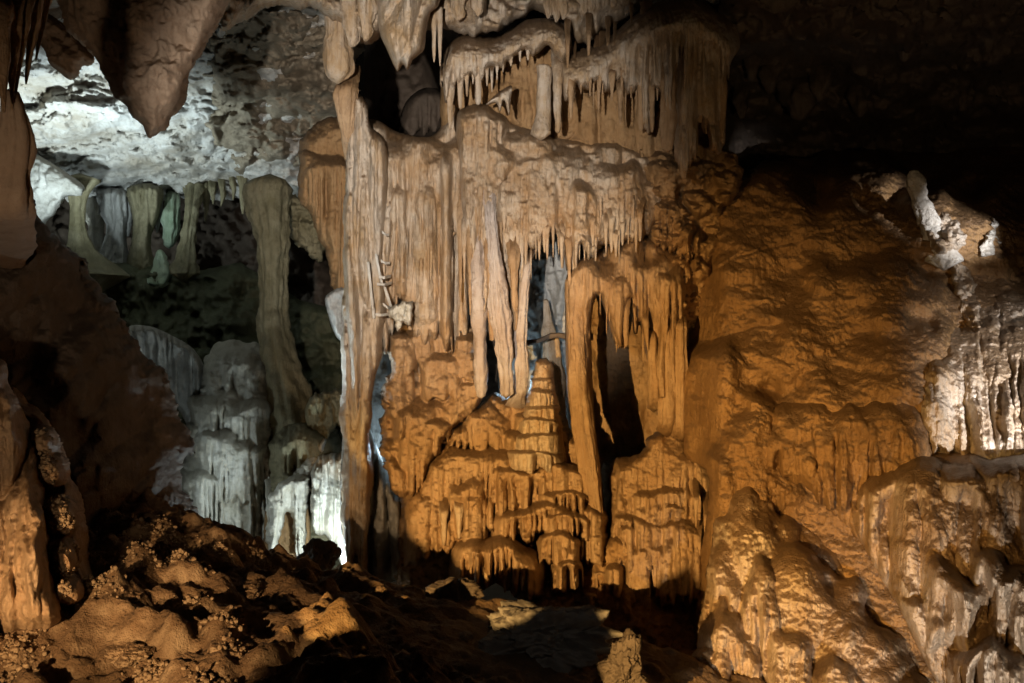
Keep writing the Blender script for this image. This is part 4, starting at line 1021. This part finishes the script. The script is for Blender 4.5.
# terrace right of the pillar, full of little holes
t = thing('ragged_terrace', pt(670, 600, 8.1), 'ragged orange terrace full of small drip holes right of the niche', 'flowstone')
def tef(X, Y, Hh, m):
    for k, (cx, tp, bt, hw, p, sh, dr, nf, fa, rg) in enumerate([(664, 432, 520, 62, .40, 34, 22, 12, .35, 16), (632, 458, 520, 26, .42, 16, 10, 5, .4, 10), (690, 446, 560, 34, .46, 40, 16, 8, .6, 22), (660, 482, 545, 40, .52, 14, 8, 10, .5, 12), (640, 512, 565, 34, .58, 14, 8, 8, .6, 12), (680, 520, 596, 32, .62, 14, 6, 8, .75, 18), (650, 540, 610, 30, .60, 16, 10, 7, .7, 14)]):
        lobe(Hh, X, Y, cx, tp, bt, hw, p, sh=sh, drop=dr, nf=nf, fa=fa, rag=rg, seed=470 + k)
    scatter_lobes(Hh, X, Y, np.where(Y > 480, m, -1), 9, (9, 18), (20, 36), (.5, .68), 480, fa=.7)
    return Hh
relief('terrace', [(604, 540), (609, 500), (610, 474), (616, 459), (630, 456), (642, 448), (650, 434), (668, 426), (700, 424), (724, 430), (742, 452), (734, 520), (716, 560), (706, 610), (690, 640), (640, 640), (600, 620), (570, 600), (590, 570)], lambda X, Y: 8.85 - .42 * sm(430, 600, Y), M_TAN, t, step=1.1, edge=9, T=.45, feat=tef, striae=0.02, rough=(.035, .02), rag=lambda X, Y: 4 * fbm(X * .07, Y * .07, 0, 3, 486))
for (x, a, b, r) in [(664, 540, 590, 3), (672, 530, 598, 3.5), (681, 530, 592, 3), (690, 520, 604, 3.5), (699, 510, 590, 3), (655, 545, 585, 2.6), (696, 480, 526, 3), (706, 490, 560, 3)]:
    spike(x, a, b, 8.02, r, M_TAN, t, blunt=.35)
def basf(X, Y, Hh, m):
    return .18 * fbm(X * .02, Y * .02, 0, 4, 491) + .08 * (billow(X * .05, Y * .03, 0, 2, 492) - .4)
tag(relief('ochre_flowstone', [(540, 590), (580, 560), (610, 534), (640, 540), (680, 580), (720, 600), (760, 760), (480, 760), (520, 630)], lambda X, Y: 8.15 - .9 * sm(560, 720, Y), M_OCHRE, step=1.5, edge=12, T=.5, feat=basf, rough=(.04, .03)),
    'smooth ochre rock foot below the stepped mound and the ragged terrace', 'rock')

# ------------------------------------------------------------------ the slope on the right
def sl_d(X, Y):
    d = gr(Y, [120, 155, 175, 220, 300, 400, 520, 700, 800], [14.2, 12.6, 11.4, 10.2, 9.0, 8.2, 7.6, 7.0, 6.8])
    d = d - np.maximum(d - 9.25, 0) * sm(830, 705, X) * sm(135, 175, Y)
    return d - .9 * sm(720, 1080, X) * sm(140, 400, Y) + 0.5 * sm(730, 690, X)
def slf(X, Y, Hh, m):
    B = sl_d(X, Y)
    L_ = [(800, 160, 300, 130, .20, 90, 30, 6, .06, 12, -.22), (930, 176, 290, 110, .20, 70, 26, 5, .08, 12, -.05), (750, 226, 350, 64, .20, 80, 26, 4, .10, 14, -.45), (846, 250, 352, 104, .24, 76, 28, 6, .08, 12, -.22),
          (780, 296, 408, 86, .26, 80, 34, 6, .10, 14, -.30), (880, 316, 410, 80, .26, 66, 30, 6, .14, 12, -.10), (716, 330, 470, 40, .26, 80, 24, 6, .22, 18, -.1), (826, 362, 446, 72, .28, 60, 30, 6, .14, 12, -.12),
          (898, 356, 448, 52, .32, 46, 24, 8, .45, 14, .08), (752, 396, 524, 48, .28, 80, 30, 7, .28, 16, .12), (712, 440, 560, 34, .30, 60, 20, 7, .35, 18, .1)]
    for k, (cx, tp, bt, hw, p, sh, dr, nf, fa, rg, ti) in enumerate(L_):
        lobe(Hh, X, Y, cx, tp, bt, hw, p, sh=sh, drop=dr, nf=nf, fa=fa, rag=rg, seed=500 + k, tilt=ti, soft=34, k=2.0, base=B, vert=.75)
    dx = X * .6 + Y * .8
    Hh = blur(Hh, 4, 3) * 1.15
    crk = np.zeros_like(X)
    for P_ in ([(690, 282), (740, 256), (800, 240), (858, 222), (900, 216)], [(900, 268), (950, 262), (1010, 272)], [(700, 345), (740, 330), (790, 322)]):
        xs_, ys_ = zip(*P_)
        yc = gr(X, xs_, ys_) + 5 * perlin(X * .04, 0, P_[0][0])
        crk = np.maximum(crk, np.exp(-((Y - yc) / 1.5) ** 2) * sm(xs_[0], xs_[0] + 20, X) * sm(xs_[-1], xs_[-1] - 20, X))
    Hh = Hh - .03 * crk
    return Hh + .07 * fbm(dx * .012, (Y * .6 - X * .25) * .04, 0, 4, 520, .5) + .03 * (billow(dx * .03, (Y * .6 - X * .25) * .07, 0, 2, 521) - .5) + .10 * np.exp(-((X - 790) / 130) ** 2 - ((Y - 330) / 130) ** 2)
tag(relief('flowstone_slope', [(676, 430), (684, 330), (692, 290), (696, 250), (712, 210), (738, 176), (776, 158), (840, 152), (940, 150), (1300, 146), (1290, 800), (664, 800), (684, 640), (700, 560), (706, 480)], sl_d, M_SLOPE, step=1.3, edge=16, T=.4, feat=slf, rough=(.05, .026), fine=.016, back=.6, rag=lambda X, Y: 7 * fbm(X * .03, Y * .03, 0, 4, 523)),
    'great wet orange flowstone slope filling the right half of the cave', 'flowstone')

def lof(X, Y, Hh, m):
    for k, (cx, tp, bt, hw, p, sh, dr, nf, fa, rg, ti) in enumerate([(832, 392, 506, 92, .26, 50, 26, 9, .55, 12, .28), (800, 416, 500, 54, .30, 36, 16, 6, .7, 10, .3), (884, 400, 474, 54, .32, 40, 18, 6, .6, 10, .1)]):
        lobe(Hh, X, Y, cx, tp, bt, hw, p, sh=sh, drop=dr, nf=nf, fa=fa, rag=rg, seed=530 + k, tilt=ti, base=sl_d(X, Y), vert=.6)
    return Hh + .05 * fbm(X * .04, Y * .04, 0, 3, 534)
tag(relief('fluted_shelf', [(744, 450), (756, 424), (780, 404), (820, 394), (870, 392), (914, 400), (930, 430), (930, 480), (900, 520), (868, 540), (840, 520), (812, 496), (784, 476), (758, 470)], lambda X, Y: sl_d(X, Y) - .22, M_SLOPE, step=1.2, edge=34, T=.22, feat=lof, rough=(.03, .02), striae=0.016, rag=lambda X, Y: sm(440, 480, Y) * 6 * (billow(X * .08, 0, 0, 1, 536) - .5)),
    'domed shelf on the slope whose lower edge hangs in slanting flutes', 'flowstone')
def whf(X, Y, Hh, m):
    for k, (cx, tp, bt, hw, p, nf, fa, rg, ti) in enumerate([(946, 344, 456, 28, .26, 3, .85, 16, .12), (982, 324, 468, 36, .32, 4, .9, 22, .14), (1024, 312, 480, 40, .34, 4, .9, 22, .15), (1076, 306, 480, 44, .36, 5, .85, 18, .1), (1010, 282, 330, 50, .16, 5, .5, 14, .1)]):
        lobe(Hh, X, Y, cx, tp, bt, hw, p, sh=40, drop=20, nf=nf, fa=fa, rag=rg, seed=541 + k, tilt=ti, k=2.2, soft=10)
    return Hh + .05 * fbm(X * .05, Y * .03, 0, 4, 549)
tag(relief('fluted_curtain', [(914, 420), (918, 386), (926, 358), (942, 338), (962, 322), (984, 300), (1020, 284), (1060, 276), (1120, 276), (1120, 490), (1060, 492), (1010, 486), (970, 470), (940, 462), (920, 450)], face('flowstone_slope', -.02, 40), M_GLEAM, step=1.05, edge=34, T=.26, feat=whf, rough=(.04, .02), fine=.012, striae=.012, rag=lambda X, Y: 8 * fbm(X * .05, Y * .03, 0, 4, 547)),
    'white gleaming curtain of deep flutes at the right edge of the slope', 'drapery')
def caf(X, Y, Hh, m):
    B = sl_d(X, Y)
    for k, (cx, tp, bt, hw, p, sh, dr, nf, fa, rg, ti) in enumerate([(892, 466, 600, 36, .22, 44, 18, 2.6, .8, 30, .5), (926, 460, 640, 38, .32, 44, 16, 2.6, .9, 40, .40), (966, 462, 600, 36, .36, 40, 14, 2.6, .9, 34, .3), (1004, 456, 560, 34, .36, 30, 12, 3, .9, 24, .25), (1050, 452, 600, 46, .36, 40, 18, 4, .9, 30, .2),
          (956, 560, 730, 36, .52, 40, 12, 2.4, .9, 26, .3), (1000, 548, 690, 36, .50, 36, 12, 3, .9, 24, .25), (1040, 570, 720, 40, .52, 36, 12, 3, .9, 24, .2), (994, 640, 760, 42, .66, 34, 12, 4, .85, 18, .15), (1084, 600, 760, 50, .6, 40, 18, 4, .8, 20, .2), (910, 590, 720, 30, .34, 40, 14, 2.4, .8, 24, .45)]):
        lobe(Hh, X, Y, cx, tp, bt, hw, p * 1.25, sh=sh * .8, drop=dr, nf=nf, fa=fa * 1.5, rag=rg, seed=550 + k, tilt=ti, k=2.4, soft=7, base=B, vert=.3)
    return Hh + .04 * fbm(X * .04, Y * .03, 0, 3, 564)
tag(relief('flowstone_cascade', [(852, 520), (858, 490), (872, 470), (900, 458), (950, 452), (1010, 454), (1120, 446), (1120, 790), (990, 790), (960, 720), (930, 670), (900, 610), (876, 570)], lambda X, Y: sl_d(X, Y) - .40, M_WET, step=1.15, edge=18, T=.35, feat=caf, rough=(.04, .018), fine=.011, striae=.012),
    'cascade of big wet drapes running off the lower right of the picture', 'flowstone')
def lmf(X, Y, Hh, m):
    B = gr(Y, [480, 700, 800], [7.5, 6.55, 6.2])
    for k, (cx, tp, bt, hw, p, sh, dr, nf, fa, rg, ti) in enumerate([(752, 486, 610, 46, .22, 60, 24, 5, .20, 16, .35), (724, 540, 640, 30, .24, 50, 16, 4, .45, 18, .1), (764, 556, 690, 28, .34, 50, 18, 4, .6, 16, .15), (812, 548, 690, 66, .30, 80, 28, 6, .12, 18, .5),
          (792, 604, 730, 30, .42, 44, 16, 4, .6, 14, .1), (866, 606, 740, 66, .34, 70, 26, 7, .2, 14, .45), (728, 606, 730, 36, .34, 50, 16, 5, .6, 14, .15), (838, 650, 770, 40, .46, 44, 16, 6, .7, 14, .1), (900, 660, 770, 44, .44, 44, 16, 6, .7, 14, .25), (702, 640, 770, 36, .3, 50, 14, 5, .4, 14, 0)]):
        lobe(Hh, X, Y, cx, tp, bt, hw, p * 1.2, sh=sh, drop=dr, nf=nf, fa=fa * 1.3, rag=rg, seed=570 + k, tilt=ti, k=2.2, soft=9, base=B, vert=.6)
    return blur(Hh, 1, 1) + .045 * fbm(X * .03, Y * .03, 0, 3, 584, .5)
tag(relief('lobed_mound', [(700, 800), (690, 680), (696, 640), (706, 590), (712, 540), (720, 505), (736, 488), (756, 486), (790, 510), (830, 540), (864, 570), (896, 612), (924, 660), (950, 720), (960, 800)], lambda X, Y: gr(Y, [480, 700, 800], [7.5, 6.55, 6.2]), M_WET, step=1.15, edge=34, T=.35, feat=lmf, rough=(.05, .02), fine=.012, rag=lambda X, Y: 6 * fbm(X * .03, Y * .03, 0, 4, 586)),
    'lobed wet mound of flowstone below the slanting flutes with pale lobes on its left flank', 'flowstone')

# stalagmite on the skyline of the slope and the white ridge under it
sd_ = float(face('flowstone_slope', 0, 8)(934, 240))
tag(loft('stalagmite', [(914, 171, sd_ + .05, 4.1), (915, 178, sd_ + .05, 7.4), (917, 190, sd_ + .05, 7.8), (919, 198, sd_ + .05, 6.6), (923, 206, sd_ + .05, 8.6), (927, 216, sd_ + .05, 8.2), (930, 224, sd_ + .05, 9.8), (936, 240, sd_ + .05, 12.3), (944, 262, sd_ + .05, 14.8)], M_ICE, n=56, seg=1.2, rough=.22, tier=.28, ntier=5, seed=95, fine=.06),
    'white leaning stalagmite with a round head on the skyline of the slope', 'stalagmite')
def rif(X, Y, Hh, m):
    return .25 * np.clip(.9 - cells(X * .045, Y * .05, .5, 591), 0, 1) + .10 * np.clip(.7 - cells(X * .13, Y * .13, .5, 592), 0, 1) + .05 * fbm(X * .08, Y * .08, 0, 3, 593)
tag(relief('calcite_ridge', [(926, 236), (934, 216), (948, 212), (962, 224), (968, 242), (960, 256), (968, 266), (976, 284), (982, 312), (996, 340), (1010, 366), (988, 366), (972, 344), (962, 322), (956, 300), (950, 276), (944, 262), (934, 252)], face('flowstone_slope', .0, 8), M_GLEAM, step=1.0, edge=10, T=.3, feat=rif, rough=(.04, .03), fine=.014, rag=lambda X, Y: 3 * fbm(X * .12, Y * .12, 0, 3, 594)),
    'crinkled white calcite ridge running down from the leaning stalagmite', 'calcite ridge')
tag(relief('calcite_crust', [(978, 252), (986, 232), (992, 218), (998, 224), (998, 244), (996, 258), (986, 260)], face('flowstone_slope', .02, 8), M_ICE, step=1.0, edge=6, T=.2, feat=rif, rough=(.04, .03), fine=.014, rag=lambda X, Y: 4 * fbm(X * .15, Y * .15, 0, 3, 595)),
    'white patch standing in for wet glints on the brown slope right of the ridge', 'glint patch')  # wet glints put into white colour and shape

# nubs on the low dark roof
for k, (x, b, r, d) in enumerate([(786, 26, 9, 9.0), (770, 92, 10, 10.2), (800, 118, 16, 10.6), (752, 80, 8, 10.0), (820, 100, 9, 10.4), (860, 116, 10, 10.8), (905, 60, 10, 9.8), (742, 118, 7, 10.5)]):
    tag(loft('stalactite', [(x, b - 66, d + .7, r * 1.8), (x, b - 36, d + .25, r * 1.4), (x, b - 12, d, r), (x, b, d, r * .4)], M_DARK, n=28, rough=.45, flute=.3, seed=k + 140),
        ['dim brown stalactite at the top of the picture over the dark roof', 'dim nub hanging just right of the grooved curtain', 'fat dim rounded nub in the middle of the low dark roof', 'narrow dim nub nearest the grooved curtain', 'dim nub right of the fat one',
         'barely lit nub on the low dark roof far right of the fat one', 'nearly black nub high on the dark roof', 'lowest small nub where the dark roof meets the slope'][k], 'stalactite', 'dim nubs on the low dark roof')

# ------------------------------------------------------------------ rocks on the ground
for (nm, px, py, d, rx, ry, mt, sd, lb, kw) in [
    ('rock_slab', 542, 634, 5.75, 78, 42, M_SLATE, 3, 'long grey slab lying in the shade in front of the stepped mound', dict(rough=.5, fac=1.6, rd=.8)),
    ('rock', 456, 596, 6.3, 27, 17, M_DARK, 4, 'brown lumpy rock at the upper left end of the long grey slab', dict(rough=.3, fac=.5)),
    ('pointed_rock', 624, 670, 5.2, 28, 32, M_DARK, 6, 'pointed tan and grey rock at the bottom edge right of the long grey slab', dict(rough=.42, fac=1., peak=.35)),
    ('rock', 466, 636, 5.6, 7, 4, M_TAN, 7, 'small lit pebble in the dark hollow left of the long grey slab', dict(rough=.3)),
    ('rock', 226, 655, 4.4, 20, 15, M_SOIL, 8, 'rounded clay coloured rock on the dark shelf at the bottom left', dict(rough=.25, fac=.5)),
    ('rock', 190, 545, 6.0, 17, 12, M_SOIL, 9, 'clay covered rock on the crest below the dark outcrop', dict(rough=.3, fac=.5)),
    ('rock', 250, 592, 5.4, 22, 10, M_SOIL, 10, 'flat clay rock in the middle of the rubble slope', dict(rough=.3, fac=.6)),
    ('rock', 384, 600, 6.0, 20, 12, M_SOIL, 12, 'dim brown rock on the crest under the grey fluted skirt', dict(rough=.3, fac=.6)),
    ('rock', 300, 640, 4.9, 32, 16, M_SOIL, 13, 'long clay hump at the bottom left of centre', dict(rough=.25, fac=.3)),
    ('rock', 372, 650, 4.9, 13, 9, M_SOIL, 14, 'small rock right of the long clay hump', dict(rough=.3, fac=.6)),
    ('rock', 80, 600, 4.9, 13, 10, M_SOIL, 15, 'rock lump at the right edge of the smooth apron', dict(rough=.3, fac=.5)),
    ('rock', 130, 655, 4.4, 22, 10, M_SOIL, 16, 'low broken rock near the bottom left corner', dict(rough=.35, fac=.7))]:
    boulder(nm, px, py, d, rx, ry, mt, sd, lb, 'rock', n=80, **kw)

# ------------------------------------------------------------------ light: hidden show cave lamps and added fill lamps
w = bpy.data.worlds.new('World')
S.world = w
w.use_nodes = True
bg = w.node_tree.nodes['Background']
bg.inputs[0].default_value = (0.9, 0.7, 0.5, 1)
bg.inputs[1].default_value = 0.0015

def lamp(kind, loc, aim, power, col, size=60, blend=.5, rad=.05):
    l = bpy.data.lights.new('cave_or_fill_lamp', kind)
    l.energy, l.color = power, col
    l.shadow_soft_size = rad
    if kind == 'SPOT':
        l.spot_size, l.spot_blend = math.radians(size), blend
    o = bpy.data.objects.new('cave_or_fill_lamp', l)
    C.objects.link(o)
    o.location = loc
    if aim is not None:
        o.rotation_euler = (Vector(aim) - Vector(loc)).to_track_quat('-Z', 'Y').to_euler()
    return o

WARM, NEUT, COOL = (1.0, .60, .20), (1.0, .92, .83), (.78, .94, .97)
lamp('SPOT', (-2.6, -1.2, 1.45), pt(640, 535, 8.2), 5900, WARM, 36, .85, .02)          # main warm flood, low on the left
lamp('SPOT', (-1.4, -1.0, 1.0), pt(930, 640, 6.8), 600, WARM, 26, .9, .04)            # added warm fill for the lower right, past the main flood's reach
lamp('SPOT', (-.9, .2, 2.1), pt(430, 180, 8.5), 3100, NEUT, 32, .9, .04)              # paler lamp for the upper wall
lamp('SPOT', (-2.05, 2.2, .72), pt(110, 570, 5.2), 390, (1, .64, .32), 27, .9, .02)   # foreground rubble
lamp('SPOT', (-1.75, 2.2, .72), pt(255, 605, 5.2), 400, (1, .64, .32), 27, .9, .02)
lamp('SPOT', (-1.9, 2.0, 1.2), pt(50, 280, 5.8), 75, (1, .74, .5), 70, 1, .05)       # added dim fill on the left wall and corner stalactites
lamp('SPOT', (4.2, 3.0, 1.1), (3.95, 7.3, .75), 2800, (.97, .97, 1), 34, .9, .02)        # white lamp off to the right
lamp('SPOT', (4.7, 6.2, 2.2), pt(936, 222, 9.0), 620, (.97, .97, 1), 20, .9, .02)     # added narrow spot to brighten the leaning stalagmite
lamp('SPOT', (1.4, 2.0, -.6), pt(960, 640, 6.3), 720, (.92, .96, 1), 28, .9, .02)
lamp('SPOT', (1.3, 2.0, -.6), pt(735, 640, 6.6), 300, (.98, .95, .9), 15, .9, .02)     # and its neighbour on the near mound    # white lamp low in front
lamp('SPOT', (.3, 1.0, 2.3), pt(545, 636, 5.7), 26, (1, .93, .85), 15, 1, .05)        # added dim fill for the grey slab in the hollow
lamp('SPOT', (1.2, 1.0, 1.3), pt(880, 115, 9.5), 190, (1, .70, .38), 46, 1, .05)       # added dim fill for the low roof and slope shoulder
lamp('SPOT', pt(35, 262, 11.0), pt(105, 105, 12.0), 330, COOL, 120, .7, .10)          # far chamber, up at its roof
lamp('POINT', pt(70, 285, 15.2), None, 60, COOL, rad=.10)                             # and behind the bank
lamp('POINT', pt(168, 480, 9.4), None, 13, COOL, rad=.04)                             # added cool fill behind the outcrop, on the tiered flowstone
lamp('POINT', pt(325, 566, 9.05), None, 60, COOL, rad=.05)                            # behind the black boulder
lamp('SPOT', pt(262, 420, 9.9), pt(352, 300, 8.7), 170, COOL, 60, .9, .05)             # added cool spot whitening the great column's left edge
lamp('POINT', pt(512, 384, 9.42), None, 4, (.5, .76, .95), rad=.05)                   # passage behind the window
lamp('POINT', pt(384, 450, 9.35), None, 4, (.62, .85, 1), rad=.05)
